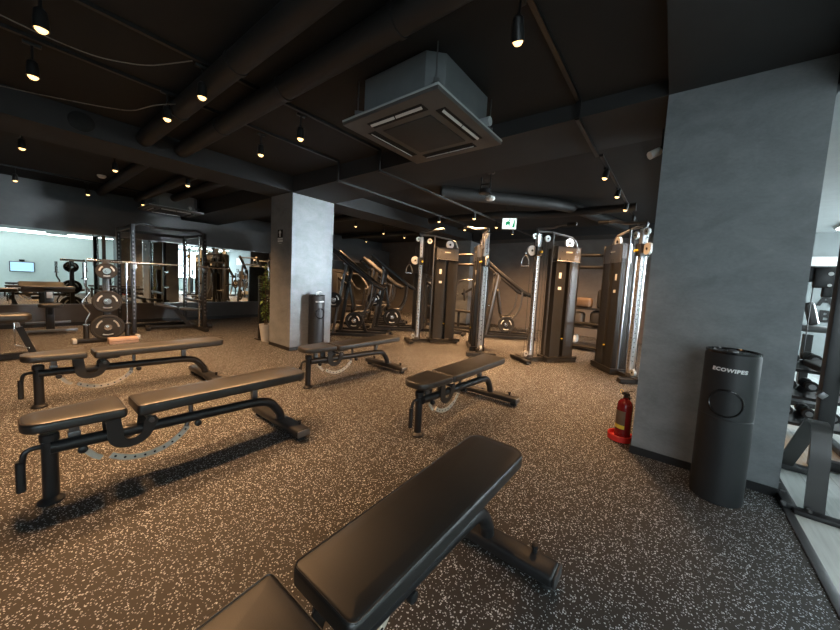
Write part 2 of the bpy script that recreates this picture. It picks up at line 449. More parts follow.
# beams
def hexa(p):
    b = MB(); v = [b.bm.verts.new(q) for q in p]
    for f in ((0, 1, 2, 3), (4, 5, 6, 7), (0, 1, 5, 4), (1, 2, 6, 5), (2, 3, 7, 6), (3, 0, 4, 7)): b._f([v[i] for i in f])
    return b
def beam(name, a0, a1, b0, b1, za, zb, m=M_BEAM):
    """a0,a1 = front/back plan points at one end, b0,b1 at the other"""
    struct(name, hexa([(*a0, za), (*a1, za), (*b1, zb), (*b0, zb), (*a0, ZC), (*a1, ZC), (*b1, ZC), (*b0, ZC)]), m)
beam('ceiling_beam_long', (-5.85, YF), (-5.147, YF), (-5.85, YB), (-5.147, YB), 2.655, 2.685)
beam('ceiling_beam_cross', (-5.147, 2.924), (-5.147, 3.745), (-.157, 3.066), (-.157, 3.85), 2.66, 2.81)
beam('ceiling_beam_wall_side', (XL - .5, 2.85), (XL - .5, 3.70), (-5.85, 2.924), (-5.85, 3.745), 2.58, 2.655)
beam('ceiling_beam_right', (-.157, YF), (.70, YF), (-.157, YB), (.70, YB), 2.81, 2.81)
beam('ceiling_beam_far', (-5.147, 8.9), (-5.147, 9.6), (-.157, 8.9), (-.157, 9.6), 2.66, 2.72)
# ducts and pipes that are part of the ceiling
for k, (y, r, z, x0, x1) in enumerate(((1.42, .085, 2.80, -5.14, -.16), (1.06, .08, 2.80, -5.14, -.16), (.55, .03, 2.86, -2.3, -.16), (.62, .02, 2.87, -2.3, -.16))):
    b = MB(); b.cyl((x0, y, z), (x1, y, z), r, seg=20)
    for q in range(1, 4):
        xx = x0 + (x1 - x0) * q / 4
        b.cyl((xx - .02, y, z), (xx + .02, y, z), r + .008, seg=20); b.cyl((xx, y, z), (xx, y, ZC - .002), .008, seg=6)
    struct('ceiling_pipe', b, M_PIPE)
for y in (1.3, 1.9, 2.3):
    b = MB(); b.cyl((-9.85, y, 2.82), (-5.87, y, 2.82), .07, seg=16); struct('ceiling_pipe', b, M_PIPE)
for y in (5.2, 7.6):
    b = MB(); b.cyl((-9.85, y, 2.8), (-5.87, y, 2.8), .08, seg=16); struct('ceiling_pipe', b, M_PIPE)
b = MB(); b.tube(bend([(-4.6, 5.95, 2.72), (-2.9, 5.95, 2.72), (-2.2, 6.3, 2.72), (-.6, 6.3, 2.72)], .3), .07, seg=14)
struct('ceiling_pipe', b, M_PIPE)
b = MB(); b.tube(bend([(-3.2, 4.4, 2.80), (-1.6, 6.1, 2.80), (-1.0, 8.5, 2.80)], .5), .10, seg=14)
struct('ceiling_pipe', b, M_PIPE)

# ------------------------------------------------------------------ mirrors
for y0, y1, lab in ((-3.15, 1.55, 'left end wall mirror reflecting the bright white room and lit screen'),
                    (1.56, 3.62, 'wall mirror panel directly behind the tall power rack'),
                    (3.63, 5.6, 'wall mirror panel right of the power rack, left of the pillar'),
                    (5.61, 9.2, 'far wall mirror glimpsed beyond the left pillar')):
    w = thing('wall_mirror', lab, 'mirror', (XL, (y0 + y1) / 2, .455))
    b = MB(); b.box((.006, 0, .7325), (.008, y1 - y0, 1.465)); b.build('mirror_glass', M_MIRROR, w)
    for z in (1.472, -.004):
        b = MB(); b.box((.008, 0, z), (.016, y1 - y0, .014)); b.build('edge_trim', M_SATIN, w)

# ------------------------------------------------------------------ adjustable benches
def make_bench(label, loc):
    r = thing('adjustable_bench', label, 'exercise bench', loc, 0, 'adjustable weight benches')
    # front leg
    b = MB(); b.lathe([(.052, 0), (.052, .012), (.040, .024), (.032, .03), (.032, .34), (.038, .345), (.038, .378), (.030, .384), (0, .384)], flat=1.0, seg=20)
    b.build('front_leg', M_BLACK, r)
    # pull handle on the front leg
    b = MB(); b.tube(bend([(0, -.02, .318), (0, -.085, .318), (0, -.10, .20)], .05), .013, seg=10)
    h = b.build('lift_handle', M_BLACK, r)
    b = MB()
    prof = []
    for k in range(9):
        z = -k * .019; prof += [(.019, z), (.0165, z - .013)]
    b.lathe([(0, 0)] + prof + [(0, prof[-1][1])], c=(0, -.10, .265), seg=12); b.build('hand_grip', M_GRIP, h)
    # spine tube
    b = MB(); b.tube(bend([(.03, .0, .312), (.05, 1.02, .282), (.05, 1.16, .264), (.05, 1.25, .14), (.05, 1.26, .07)], .13, 7), .034, seg=14)
    b.build('spine_tube', M_BLACK, r)
    # rear foot
    b = MB(); b.box((0, 1.27, .062), (.76, .115, .058), bevel=.018, seg=3); f = b.build('rear_foot', M_BLACK, r)
    for s in (-1, 1):
        b = MB(); b.lathe([(.032, 0), (.036, .006), (.034, .026), (.026, .036)], c=(s * .335, 1.27, 0), seg=18); b.build('rubber_foot', M_RUBBER, f)
        b = MB(); b.box((s * .383, 1.27, .062), (.012, .108, .052), bevel=.005); b.build('end_cap', M_SATIN, f)
        b = MB(); b.lathe([(.013, 0), (.013, .012), (.009, .016), (0, .02)], c=(s * .055, 1.27, .091), seg=12); b.build('bolt', M_SATIN, f)
        b = MB(); b.lathe([(.011, 0), (.011, .02), (.016, .024), (.016, .036), (0, .04)], c=(s * .27, 1.30, .091), seg=12); b.build('end_stud', M_BLACK, f)
    # hinge bracket: two U shaped plates
    po = [(.205, .43), (.212, .30)]
    for k in range(1, 12): a = PI + PI * k / 12; po.append((.315 + .103 * math.cos(a), .30 + .085 * math.sin(a)))
    po += [(.425, .30), (.445, .345), (.43, .375), (.395, .378), (.372, .345)]
    for k in range(0, 11): a = -PI * k / 10; po.append((.322 + .048 * math.cos(a), .315 + .052 * math.sin(a)))
    po += [(.268, .43)]
    b = MB()
    for s in (-1, 1): b.prism(po, (s * .074, 0, 0), (0, 1, 0), (0, 0, 1), .008)
    b.box((0, .24, .418), (.15, .05, .012)); u = b.build('hinge_bracket', M_SHROUD, r)
    b = MB(); b.cyl((-.088, .41, .352), (.088, .41, .352), .015, seg=14); b.cyl((-.094, .41, .352), (.094, .41, .352), .009, seg=10); b.build('hinge_bolt', M_SATIN, u)
    # backrest selector arc with peg holes
    C0, r0, r1 = (.40, .37), .243, .277; po = []
    a0, a1 = math.radians(230), math.radians(326); n = 22
    for k in range(n + 1): a = a0 + (a1 - a0) * k / n; po.append((C0[0] + r1 * math.cos(a), C0[1] + r1 * math.sin(a)))
    for k in range(n + 1): a = a1 + (a0 - a1) * k / n; po.append((C0[0] + r0 * math.cos(a), C0[1] + r0 * math.sin(a)))
    b = MB(); b.prism(po, (.012, 0, 0), (0, 1, 0), (0, 0, 1), .008)
    b.mi = 1
    for k in range(9):
        a = a0 + (a1 - a0) * (k + .5) / 9; y, z = C0[0] + .26 * math.cos(a), C0[1] + .26 * math.sin(a)
        b.cyl((.0065, y, z), (.0175, y, z), .0065, seg=8)
    b.build('selector_arc', [M_ARC, M_HOLE], r)
    b = MB(); b.tube([(.012, .605, .225), (.012, .635, .30), (.012, .63, .395)], .014, seg=8); b.build('arc_link', M_SATIN, r)
    # seat selector plate
    b = MB(); b.strip([(.012, .105, .30), (.012, .125, .25), (.012, .165, .195), (.012, .195, .17)], .010, .028, (1, 0, 0)); b.build('seat_selector', M_ARC, r)
    # knobs
    for y, z, x in ((.66, .245, .05), (.115, .27, .05)):
        b = MB(); b.cyl((0, y, z + .03), (x, y, z), .008, seg=8); b.lathe([(0, -.002), (.018, 0), (.022, .012), (.020, .028), (.010, .034), (0, .034)], c=(x - .004, y, z), mx=Matrix.Rotation(PI / 2, 3, 'Y'), seg=14)
        b.build('pull_pin', M_BLACK, r)
    # supports
    b = MB(); b.box((0, 1.06, .335), (.045, .042, .11), bevel=.005); b.box((0, 1.06, .385), (.10, .06, .012)); b.build('backrest_support', M_SATIN, r)
    b = MB(); b.box((0, .09, .385), (.038, .04, .075), bevel=.004); b.box((0, .09, .352), (.05, .05, .03), bevel=.005); b.build('seat_post', M_SATIN, r)
    # upholstery
    b = MB(); b.box((0, .10, .4215), (.16, .26, .010)); b.build('seat_plate', M_BLACK, r)
    b = MB(); b.box((0, .88, .398), (.055, 1.02, .014)); b.box((-.05, .45, .392), (.014, .14, .022)); b.box((.05, .45, .392), (.014, .14, .022)); b.build('backrest_rail', M_BLACK, r)
    b = MB(); b.cushion(taper_outline(-.10, .29, .125, .152, .085, .022), .426, .482, rnd=.017); st = b.build('seat', M_VINYL, r, 50)
    b = MB(); b.cushion(taper_outline(.335, 1.44, .138, .153, .028, .075), .408, .474, rnd=.017); bk = b.build('backrest', M_VINYL, r, 50)
    # stitched piping near the rims
    for par, ol, z in ((st, taper_outline(-.10, .29, .125, .152, .085, .022), .478), (bk, taper_outline(.335, 1.44, .138, .153, .028, .075), .470)):
        b = MB(); b.tube([(x, y, z) for x, y in ol(.0045)], .0028, seg=6, closed=True); b.build('piping', M_VINYL, par)
    return r
bench = make_bench('black padded adjustable bench nearest the camera, its seat cut off by the bottom edge', (-.668, .138, 0))
dup(bench, 'black adjustable bench in the left foreground with pale selector arc, second row from camera', (-2.60, .125, 0))
dup(bench, 'black adjustable bench at the far left, behind the left foreground bench', (-4.42, .165, 0))
dup(bench, 'black adjustable bench in the centre, left of the fire extinguisher, in front of cable machines', (-1.625, 2.09, 0))
dup(bench, 'black adjustable bench beside the wipes dispenser of the left pillar', (-3.30, 2.11, 0))

# ------------------------------------------------------------------ wipes dispensers
def make_dispenser(label, loc, rz):
    r = thing('wipes_dispenser', label, 'wipes dispenser', loc, rz, 'wipes dispensers')
    Rr, H = .135, .975
    b = MB(); b.lathe([(Rr - .006, 0), (Rr, .008), (Rr, .548), (Rr - .003, .551), (Rr - .003, .554), (Rr, .557), (Rr, H - .03), (Rr - .004, H - .018), (Rr - .004, H - .014)], seg=48)
    b.build('body', M_BIN, r)
    b = MB(); b.lathe([(Rr - .003, 0), (Rr - .001, .006), (Rr - .001, .014), (Rr - .010, .016), (Rr - .014, .008), (.05, .006), (.045, .010), (0, .012)], c=(0, 0, H - .015), seg=48)
    ld = b.build('lid', M_GLOSSB, r)
    b = MB(); b.lathe([(.028, 0), (.026, .010), (.012, .016), (0, .017)], c=(.0, -.05, H - .006), seg=18); b.build('wipe_outlet', M_SATIN, ld)
    # bin flap: dark disc bowed to the cylinder, and its ring
    def on(x, z, d): a = x / Rr; return ((Rr + d) * math.sin(a), -(Rr + d) * math.cos(a), z)
    b = MB(); zc, ra = .655, .079
    rings = [[b.bm.verts.new(on(ra * q * math.cos(2 * PI * k / 32), zc + ra * q * math.sin(2 * PI * k / 32), .0015)) for k in range(32)] for q in (1, .75, .5, .25)]
    for A, B in zip(rings, rings[1:]):
        for k in range(32): j = (k + 1) % 32; b._f((A[k], A[j], B[j], B[k]))
    b._f(rings[-1]); fl = b.build('bin_flap', M_BIN, r)
    b = MB(); b.tube([on(.083 * math.cos(2 * PI * k / 40), zc + .083 * math.sin(2 * PI * k / 40), .002) for k in range(40)], .006, seg=8, closed=True)
    b.build('flap_ring', M_GLOSSB, fl)
    b = text_bm('ECOWIPES', .030, .0008, .0015, 1.06)
    for v in b.bm.verts: v.co = Vector(on(v.co.x + v.co.y * .1, .862 + v.co.y, .0012 + v.co.z))
    b.build('lettering', M_LETTER, r)
    return r
dsp = make_dispenser('tall black cylindrical wipes dispenser with white lettering in front of the right pillar', (.345, 2.80, 0), -.16)
d2 = dup(dsp, 'black cylindrical wipes dispenser against the bright side of the left pillar', (-4.995, 3.33, 0), PI / 2 - .1)
b = MB(); b.strip([(-4.99, 3.335, .97), (-4.985, 3.335, 1.0), (-4.99, 3.345, 1.025), (-4.97, 3.36, 1.04), (-4.95, 3.38, 1.025)], .05, .004, (.3, 1, 0))
tag(b.build('cleaning_wipe', M_LETTER), 'white wipe sticking up from the dispenser at the left pillar', 'wipe')

# ------------------------------------------------------------------ fire extinguisher on its tray
tr = MB(); tr.lathe([(.088, 0), (.099, .004), (.099, .05), (.094, .056), (.087, .05), (.083, .022), (0, .020)], c=(-.258, 3.285, 0), seg=32)
tag(tr.build('extinguisher_tray', M_REDTRAY), 'round red floor tray under the fire extinguisher', 'tray')
ex = thing('fire_extinguisher', 'red fire extinguisher standing in its tray by the right pillar', 'fire extinguisher', (-.243, 3.285, .0215), -.5)
b = MB(); b.lathe([(.055, 0), (.062, .006), (.062, .28), (.056, .318), (.036, .342), (.022, .35), (.022, .362), (0, .362)], seg=28); b.build('cylinder_body', M_RED, ex)
b = MB()
A = []; B = []
for k in range(13):
    a = -PI / 2 - .75 + 1.5 * k / 12
    A.append(b.bm.verts.new((.0628 * math.cos(a), .0628 * math.sin(a), .09))); B.append(b.bm.verts.new((.0628 * math.cos(a), .0628 * math.sin(a), .25)))
for k in range(12): b._f((A[k], A[k + 1], B[k + 1], B[k]))
b.build('instruction_label', M_CARD, ex)
b = MB(); A = []; B = []
for k in range(13):
    a = -PI / 2 - .75 + 1.5 * k / 12
    A.append(b.bm.verts.new((.0632 * math.cos(a), .0632 * math.sin(a), .092))); B.append(b.bm.verts.new((.0632 * math.cos(a), .0632 * math.sin(a), .125)))
for k in range(12): b._f((A[k], A[k + 1], B[k + 1], B[k]))
b.build('yellow_band', M_YELLOW, ex)
b = MB(); b.cyl((0, 0, .36), (0, 0, .39), .017, seg=14); b.box((-.01, 0, .392), (.05, .022, .022), bevel=.004); vl = b.build('valve', M_BLACK, ex)
b = MB(); b.bar((-.02, 0, .402), (.055, 0, .435), .016, .006); b.bar((-.02, 0, .385), (.055, 0, .372), .016, .006); b.build('squeeze_lever', M_BLACK, vl)
b = MB(); b.tube([(.014 * math.cos(2 * PI * k / 14) - .045, .004, .405 + .014 * math.sin(2 * PI * k / 14)) for k in range(14)], .002, seg=6, closed=True); b.build('safety_pin', M_YELLOW, vl)
b = MB(); b.tube(bend([(-.02, .01, .39), (-.02, .07, .385), (0, .078, .2), (.01, .072, .10)], .05), .009, seg=8); b.build('hose', M_RUBBER, ex)

# ------------------------------------------------------------------ cable machines
def make_cable_machine(label, loc):
    root = thing('cable_machine', label, 'cable machine', loc, 0, 'dual pulley cable machines')
    backs = []
    for s in (-1, 1):
        F = Vector((.90 * s, 0, 0)); u = Vector((-.6 * s, .8, 0)); n = Vector((-.8 * s, -.6, 0)); up = Vector((0, 0, 1))
        def P(a, b_, z): return F + u * a + n * b_ + up * z
        RX = Matrix((u, n, up)).transposed()
        def bxp(b, a0, a1, b0, b1, z0, z1, bev=.004):
            b.box(P((a0 + a1) / 2, (b0 + b1) / 2, (z0 + z1) / 2), (a1 - a0, b1 - b0, z1 - z0), mx=RX, bevel=bev)
        b = MB(); bxp(b, 0, 1.2, -.04, .04, .02, .075); bxp(b, .0, .09, -.26, .26, .02, .065, .006); bxp(b, .48, 1.09, -.13, .15, .02, .09, .006)
        base = b.build('base_frame', M_SHROUD, root)
        for a, q in ((.05, .22), (.05, -.22), (1.1, .1), (1.1, -.1)):
            b = MB(); b.cyl(P(a, q, 0), P(a, q, .022), .03, seg=12); b.build('rubber_foot', M_RUBBER, base)
        # height rail with numbered holes
        b = MB(); bxp(b, .19, .25, -.035, .035, .07, 2.24, .008); b.mi = 1
        for k in range(26):
            z = .3 + k * .07; b.cyl(P(.22, .034, z), P(.22, .0365, z), .008, seg=8)
            b.cyl(P(.1885, 0, z), P(.191, 0, z), .008, seg=8)
        b.build('height_rail', [M_RAIL, M_HOLE], root)
        b = MB(); bxp(b, .27, .285, -.02, .02, .07, 2.2, .003); b.build('rail_spine', M_BLACK, root)
        # tower
        b = MB(); bxp(b, .54, 1.03, -.12, .0, .09, 2.02, .012); tw = b.build('weight_tower', M_SHROUD, root)
        b = MB(); bxp(b, .54, .755, -.005, .105, .10, 1.83, .014); b.build('shroud_panel', M_SHROUD, tw)
        b = MB(); bxp(b, .815, 1.03, -.005, .105, .10, 1.83, .014); b.build('shroud_panel', M_SHROUD, tw)
        b = MB(); bxp(b, .54, 1.03, -.02, .115, 1.80, 2.06, .018); hd = b.build('tower_head', M_SATIN, tw)
        b = MB(); bxp(b, .72, .85, .1150, .1165, 1.95, 1.975, 0); b.build('name_badge', M_LABEL, hd)
        b = MB()
        for k in range(18): z = .16 + k * .05; bxp(b, .75, .82, -.005, .03, z, z + .044, .003)
        b.build('weight_stack', M_BLACK, tw)
        b = MB(); b.cyl(P(.785, .02, .43), P(.785, .125, .43), .008, seg=8); b.lathe([(0, 0), (.014, .002), (.014, .014), (0, .018)], c=P(.785, .118, .43), seg=12, mx=Matrix.Rotation(PI / 2, 3, 'X')); b.build('selector_pin', M_YELLOW, tw)
        for z, w, h in ((1.50, .05, .10), (1.30, .065, .05)):
            b = MB(); bxp(b, .62, .62 + w, .1045, .1065, z, z + h, 0); b.build('placard', M_LETTER, tw)
        # tubular frame
        b = MB(); b.tube(bend([P(.22, 0, 2.24), P(.22, 0, 2.29), P(.45, 0, 2.30), P(.98, -.02, 2.24), P(1.06, -.02, 2.05), P(1.06, -.02, .06)], .14, 6), .020, seg=10)
        b.build('frame_tube', M_SATIN, root)
        b = MB(); b.tube([P(.50, .03, .06), P(.50, .03, 2.29)], .016, seg=10); b.build('guide_tube', M_SATIN, root)
        # pull-up arm from the top of the rail
        b = MB(); b.tube(bend([P(.20, 0, 2.27), Vector((.80 * s, .16, 2.335)), Vector((.50 * s, .20, 2.35)), Vector((.40 * s, .16, 2.38)), Vector((.16 * s, .14, 2.37))], .06, 5), .024, seg=10)
        arm = b.build('pull_up_bar', M_STEEL, root)
        b = MB(); b.tube([Vector((.30 * s, .149, 2.375)), Vector((.155 * s, .1398, 2.37))], .028, seg=10); b.build('hand_grip', M_GRIP, arm)
        # sliding carriage, pulleys, cables
        b = MB(); bxp(b, .165, .275, -.06, .06, 1.86, 2.02, .01); cr = b.build('pulley_carriage', M_BLACK, root)
        b = MB(); pc = P(.10, 0, 1.95); b.cyl(pc - n * .022, pc + n * .022, .085, seg=24); b.mi = 1
        b.cyl(pc - n * .026, pc + n * .026, .02, seg=12); b.build('pulley_wheel', [M_SILVER, M_BLACK], cr)
        b = MB(); kc = P(.24, .062, 1.93); b.cyl(kc, kc + n * .045, .022, .018, seg=14); b.build('adjuster_knob', M_YELLOW, cr)
        for nm, a, z, rr in (('top_pulley', .15, 2.20, .05), ('top_pulley', .40, 2.18, .055), ('top_pulley', .86, 2.14, .085), ('low_pulley', .14, .14, .05)):
            b = MB(); c = P(a, 0, z); b.cyl(c - n * .018, c + n * .018, rr, seg=20); b.mi = 1; b.cyl(c - n * .024, c + n * .024, rr * .3, seg=10); b.build(nm, [M_SILVER, M_BLACK], root)
        b = MB(); b.cyl(P(.10, 0, 2.2), P(.10, 0, .14), .004, seg=6); b.cyl(P(.36, .0, 2.16), P(.36, 0, .12), .004, seg=6); b.cyl(P(.42, .0, 2.16), P(.42, 0, .12), .004, seg=6)
        b.build('steel_cable', M_BLACK, root)
        b = MB(); b.tube([P(.22, 0, .075), P(.22, 0, .12)], .055, seg=14); b.build('rail_foot', M_SATIN, root)
        backs.append((P(.98, .0, 0), P(1.02, -.10, 0)))
    for z in (1.93, 1.72, .72, .30):
        b = MB(); a, c = backs[0][0].copy(), backs[1][0].copy(); a.z = c.z = z; a.y += .02; c.y += .02
        b.tube([a, c], .026, seg=12); b.build('cross_bar', M_SHROUD, root)
    return root
cm = make_cable_machine('large cable machine left of centre, beyond the centre bench, with tower left of its rail', (-3.56, 5.18, 0))
hx = Matrix.Rotation(.7, 3, 'Z'); hp = Vector((-.90, -.03, 1.90))
b = MB(); b.tube(bend([hp + hx @ Vector(q) for q in ((-.065, 0, -.22), (-.06, 0, -.12), (0, 0, -.02), (.06, 0, -.12), (.065, 0, -.22))], .05), .010, seg=8); ph = b.build('stirrup', M_SATIN, cm)
b = MB(); b.cyl(hp + hx @ Vector((-.068, 0, -.22)), hp + hx @ Vector((.068, 0, -.22)), .016, seg=12); b.build('hand_grip', M_CHROME, ph)
b = MB(); b.tube([hp + hx @ Vector((.012 * math.cos(2 * PI * k / 12), 0, .018 * math.sin(2 * PI * k / 12))) for k in range(12)], .004, seg=6, closed=True); b.build('snap_hook', M_CHROME, ph)
cm2 = dup(cm, 'large cable machine partly hidden by the right pillar, nearer the fire extinguisher', (-1.17, 5.45, 0))
for ch in cm.children:
    if ch.name.startswith(('pulley_carriage', 'stirrup')): ch.location.z -= .20

# ------------------------------------------------------------------ plate loaded machines at the back
def make_press(label, loc, rz):
    r = thing('chest_press_machine', label, 'gym machine', loc, rz, 'plate loaded machines at the back')
    b = MB(); b.bar((-.75, 0, .05), (.70, 0, .05), .08, .07)
    b.bar((-.62, -.45, .045), (-.62, .45, .045), .07, .07); b.bar((.62, -.38, .045), (.62, .38, .045), .07, .07)
    b.bar((-.62, -.42, .05), (.60, -.33, .05), .06, .06); b.bar((-.62, .42, .05), (.60, .33, .05), .06, .06); b.build('base_frame', M_BLACK, r)
    b = MB(); b.bar((-.50, 0, .06), (-.28, 0, 1.55), .09, .07); b.build('upright', M_SHROUD, r)
    b = MB(); b.bar((.10, 0, .06), (-.05, 0, .50), .08, .06); b.build('seat_post', M_SHROUD, r)
    for s in (-1, 1):
        b = MB(); b.bar((-.58, .40 * s, .06), (-.34, .30 * s, 1.65), .06, .05); b.build('side_post', M_STEEL, r)
        b = MB(); b.tube(bend([(-.66, .30 * s, 1.92), (-.34, .30 * s, 1.66), (.30, .34 * s, 1.18), (.50, .34 * s, 1.10)], .08), .05, seg=10)
        la = b.build('lever_arm', M_BLACK, r)
        b = MB(); b.tube(bend([(.38, .34 * s, 1.16), (.48, .34 * s, 1.12), (.50, .20 * s, 1.10)], .04), .018, seg=8); b.build('hand_grip', M_GRIP, la)
        b = MB(); b.tube(bend([(.26, .36 * s, 1.2), (.22, .38 * s, .7), (-.1, .40 * s, .38)], .2), .026, seg=10); b.build('link_arm', M_STEEL, la)
        b = MB(); b.cyl((-.10, .38 * s, .38), (-.10, .60 * s, .38), .024, seg=12); b.build('plate_peg', M_CHROME, r)
        b = MB(); b.cyl((-.55, .40 * s, .80), (-.55, .60 * s, .83), .024, seg=12); b.build('storage_peg', M_CHROME, r)
    b = MB(); b.tube([(-.38, -.32, 1.62), (-.38, .32, 1.62)], .03, seg=10); b.tube([(-.62, -.30, 1.88), (-.62, .30, 1.88)], .022, seg=10); b.build('pivot_tube', M_SATIN, r)
    b = MB(); b.cushion(taper_outline(-.17, .19, .15, .17, .05, .05), -.03, .03, mx=Matrix.Rotation(-PI / 2, 3, 'Z') @ Matrix.Rotation(.12, 3, 'X'), c=(-.02, 0, .53)); b.build('seat', M_VINYL, r, 50)
    b = MB(); b.cushion(taper_outline(0, .66, .13, .15, .05, .07), -.03, .03, mx=Matrix.Rotation(-PI / 2, 3, 'Z') @ Matrix.Rotation(PI / 2 + .18, 3, 'X'), c=(-.19, 0, .58)); b.build('backrest', M_VINYL, r, 50)
    return r
PLATE_R = .225
def plate_mesh(Rp, th=.04, dark=True):
    b = MB(); mx = Matrix.Rotation(PI / 2, 3, 'Y')
    b.lathe([(.026, -th / 2), (.055, -th / 2), (.06, -th / 2 + .008), (Rp * .80, -th / 2 + .008), (Rp * .84, -th / 2), (Rp - .008, -th / 2), (Rp, -th / 2 + .008),
             (Rp, th / 2 - .008), (Rp - .008, th / 2), (Rp * .84, th / 2), (Rp * .80, th / 2 - .008), (.06, th / 2 - .008), (.055, th / 2), (.026, th / 2)], seg=40, mx=mx)
    return b
def make_plate(label, loc, Rp, rz=0, th=.04):
    r = thing('weight_plate', label, 'weight plate', loc, rz, 'black weight plates')
    plate_mesh(Rp, th).build('disc', M_RUBBER, r)
    b = MB(); mx = Matrix.Rotation(PI / 2, 3, 'Y'); b.lathe([(.026, -th / 2 - .003), (.05, -th / 2 - .003), (.05, th / 2 + .003), (.026, th / 2 + .003)], seg=24, mx=mx); b.build('hub_ring', M_CHROME, r)
    for k in range(3):
        a = PI / 2 + k * 2 * PI / 3 + PI; c = Rp * .56
        y, z = c * math.cos(a), c * math.sin(a)
        b = MB(); t = Vector((0, -math.sin(a), math.cos(a)))
        for sx in (-1, 1):
            o = Vector((sx * (th / 2 - .0075), y, z))
            pts = [o + t * (Rp * .30 * q) + Vector((0, math.cos(a), math.sin(a))) * (-.018 * q * q * Rp * 4 + .01) for q in (-1, -.6, 0, .6, 1)]
            b.tube(pts, .016, seg=8, flat=.5)
        b.build('grip_slot', M_SILVER, r)
    return r

e1 = make_press('black plate-loaded press machine beside the left pillar, its lever rising to the left', (-5.75, 5.05, 0), math.radians(40))
dup(e1, 'black plate-loaded press machine left of the left cable machine, second lever from the pillar', (-5.85, 6.3, 0), math.radians(44))
dup(e1, 'plate-loaded machine seen between the two large cable machines', (-3.35, 7.85, 0), math.radians(32))
dup(e1, 'plate-loaded machine far behind, seen left of the left cable machine rail', (-7.8, 7.6, 0), math.radians(60))
dup(e1, 'plate-loaded machine in the crowd behind the two nearest press machines', (-6.95, 7.0, 0), math.radians(38))
PL = []
def on_machine(base, rz, p, Rp, label):
    M = Matrix.Translation(base) @ Matrix.Rotation(rz, 4, 'Z')
    w = M @ Vector(p); PL.append(make_plate(label, w, Rp, rz + PI / 2))
on_machine((-5.75, 5.05, 0), math.radians(40), (-.10, -.50, .38), .19, 'weight plate low on the press machine beside the left pillar')
on_machine((-5.75, 5.05, 0), math.radians(40), (-.55, -.50, .815), .17, 'weight plate on storage peg of the press machine beside the left pillar')
on_machine((-5.85, 6.3, 0), math.radians(44), (-.10, -.50, .38), .225, 'big weight plate low on the second press machine from the pillar')
on_machine((-5.85, 6.3, 0), math.radians(44), (-.55, -.50, .815), .17, 'weight plate on storage peg of the second press machine from the pillar')
on_machine((-3.35, 7.85, 0), math.radians(32), (-.10, -.50, .38), .2, 'weight plate on the machine between the two cable machines')

# selectorised machine (tower, seat, arms)
def make_row_machine(label, loc, rz):
    r = thing('weight_stack_machine', label, 'gym machine', loc, rz, 'weight stack machines at the back')
    b = MB(); b.bar((-.6, 0, .05), (.75, 0, .05), .09, .07); b.bar((.70, -.35, .045), (.70, .35, .045), .07, .06); b.build('base_frame', M_BLACK, r)
    b = MB(); b.box((-.5, 0, .80), (.26, .58, 1.46), bevel=.03); tw = b.build('weight_tower', M_SHROUD, r)
    b = MB(); b.box((-.362, 0, .82), (.016, .16, 1.2), bevel=.005); b.build('shroud_panel', M_ACG, tw)
    b = MB(); b.box((-.362, .19, 1.25), (.012, .10, .14)); b.build('placard', M_LETTER, tw)
    b = MB(); b.bar((-.36, 0, 1.3), (.1, 0, 1.02), .07, .06); b.build('pad_arm', M_BLACK, r)
    b = MB(); b.bar((.15, 0, .07), (.15, 0, .52), .07, .06); b.build('seat_post', M_BLACK, r)
    for s in (-1, 1):
        b = MB(); b.tube(bend([(-.3, .22 * s, 1.46), (.15, .30 * s, 1.42), (.45, .30 * s, 1.05), (.45, .12 * s, 1.02)], .1), .02, seg=10); b.build('press_arm', M_SATIN, r)
    b = MB(); b.cushion(taper_outline(-.2, .2, .17, .15, .06, .06), -.03, .03, mx=Matrix.Rotation(-PI / 2, 3, 'Z'), c=(.22, 0, .55)); b.build('seat', M_VINYL, r, 50)
    b = MB(); b.cushion(taper_outline(-.15, .22, .12, .14, .05, .06), -.03, .03, mx=Matrix.Rotation(-PI / 2, 3, 'Z') @ Matrix.Rotation(PI / 2 - .1, 3, 'X'), c=(.02, 0, .98)); b.build('chest_pad', M_VINYL, r, 50)
    return r
rm = make_row_machine('weight stack machine half hidden by the bright edge of the left pillar', (-7.15, 5.75, 0), math.radians(15))
dup(rm, 'weight stack machine far back, left of the left cable machine', (-6.35, 8.2, 0), math.radians(-40))
dup(rm, 'weight stack machine behind the left cable machine, before the far pillar', (-4.75, 8.0, 0), math.radians(-150))
dup(rm, 'weight stack machine just behind the left rail of the left cable machine', (-4.85, 6.85, 0), math.radians(25))

# ------------------------------------------------------------------ storage shelf between the cable machine towers
sh = thing('storage_rack', 'low black storage rack behind the right cable machine', 'rack', (-1.5, 7.75, 0))
b = MB()
for x in (-.55, .55):
    for y in (-.2, .2): b.box((x, y, .62), (.05, .05, 1.24))
b.build('post', M_BLACK, sh)
for z in (.12, .52, .92):
    b = MB(); b.box((0, 0, z), (1.08, .42, .03)); b.build('shelf', M_BLACK, sh)
def lump(label, name, c, size, m, cat, rz=0):
    b = MB(); b.box((0, 0, size[2] / 2), size, bevel=min(size) * .3, seg=4)
    o = b.build(name, m); o.location = c; o.rotation_euler = (0, 0, rz); return tag(o, label, cat)
lump('large black padded bag on the middle shelf of the storage rack', 'gym_bag', (-1.20, 7.72, .537), (.36, .34, .36), M_FABRIC, 'bag')
lump('grey padded bag left of the large black bag on the storage rack', 'gym_bag', (-1.62, 7.72, .537), (.24, .3, .30), M_ACP, 'bag')
lump('brown leather-look box on top of the storage rack', 'storage_box', (-1.55, 7.75, .937), (.34, .3, .22), M_CARD, 'box')
lump('tall black roll standing on top of the storage rack', 'exercise_roller', (-1.17, 7.75, .937), (.22, .22, .42), M_FABRIC, 'roller')
lump('pale carton on the lowest shelf of the storage rack', 'carton', (-1.75, 7.72, .137), (.3, .28, .18), M_LOUVRE, 'box')

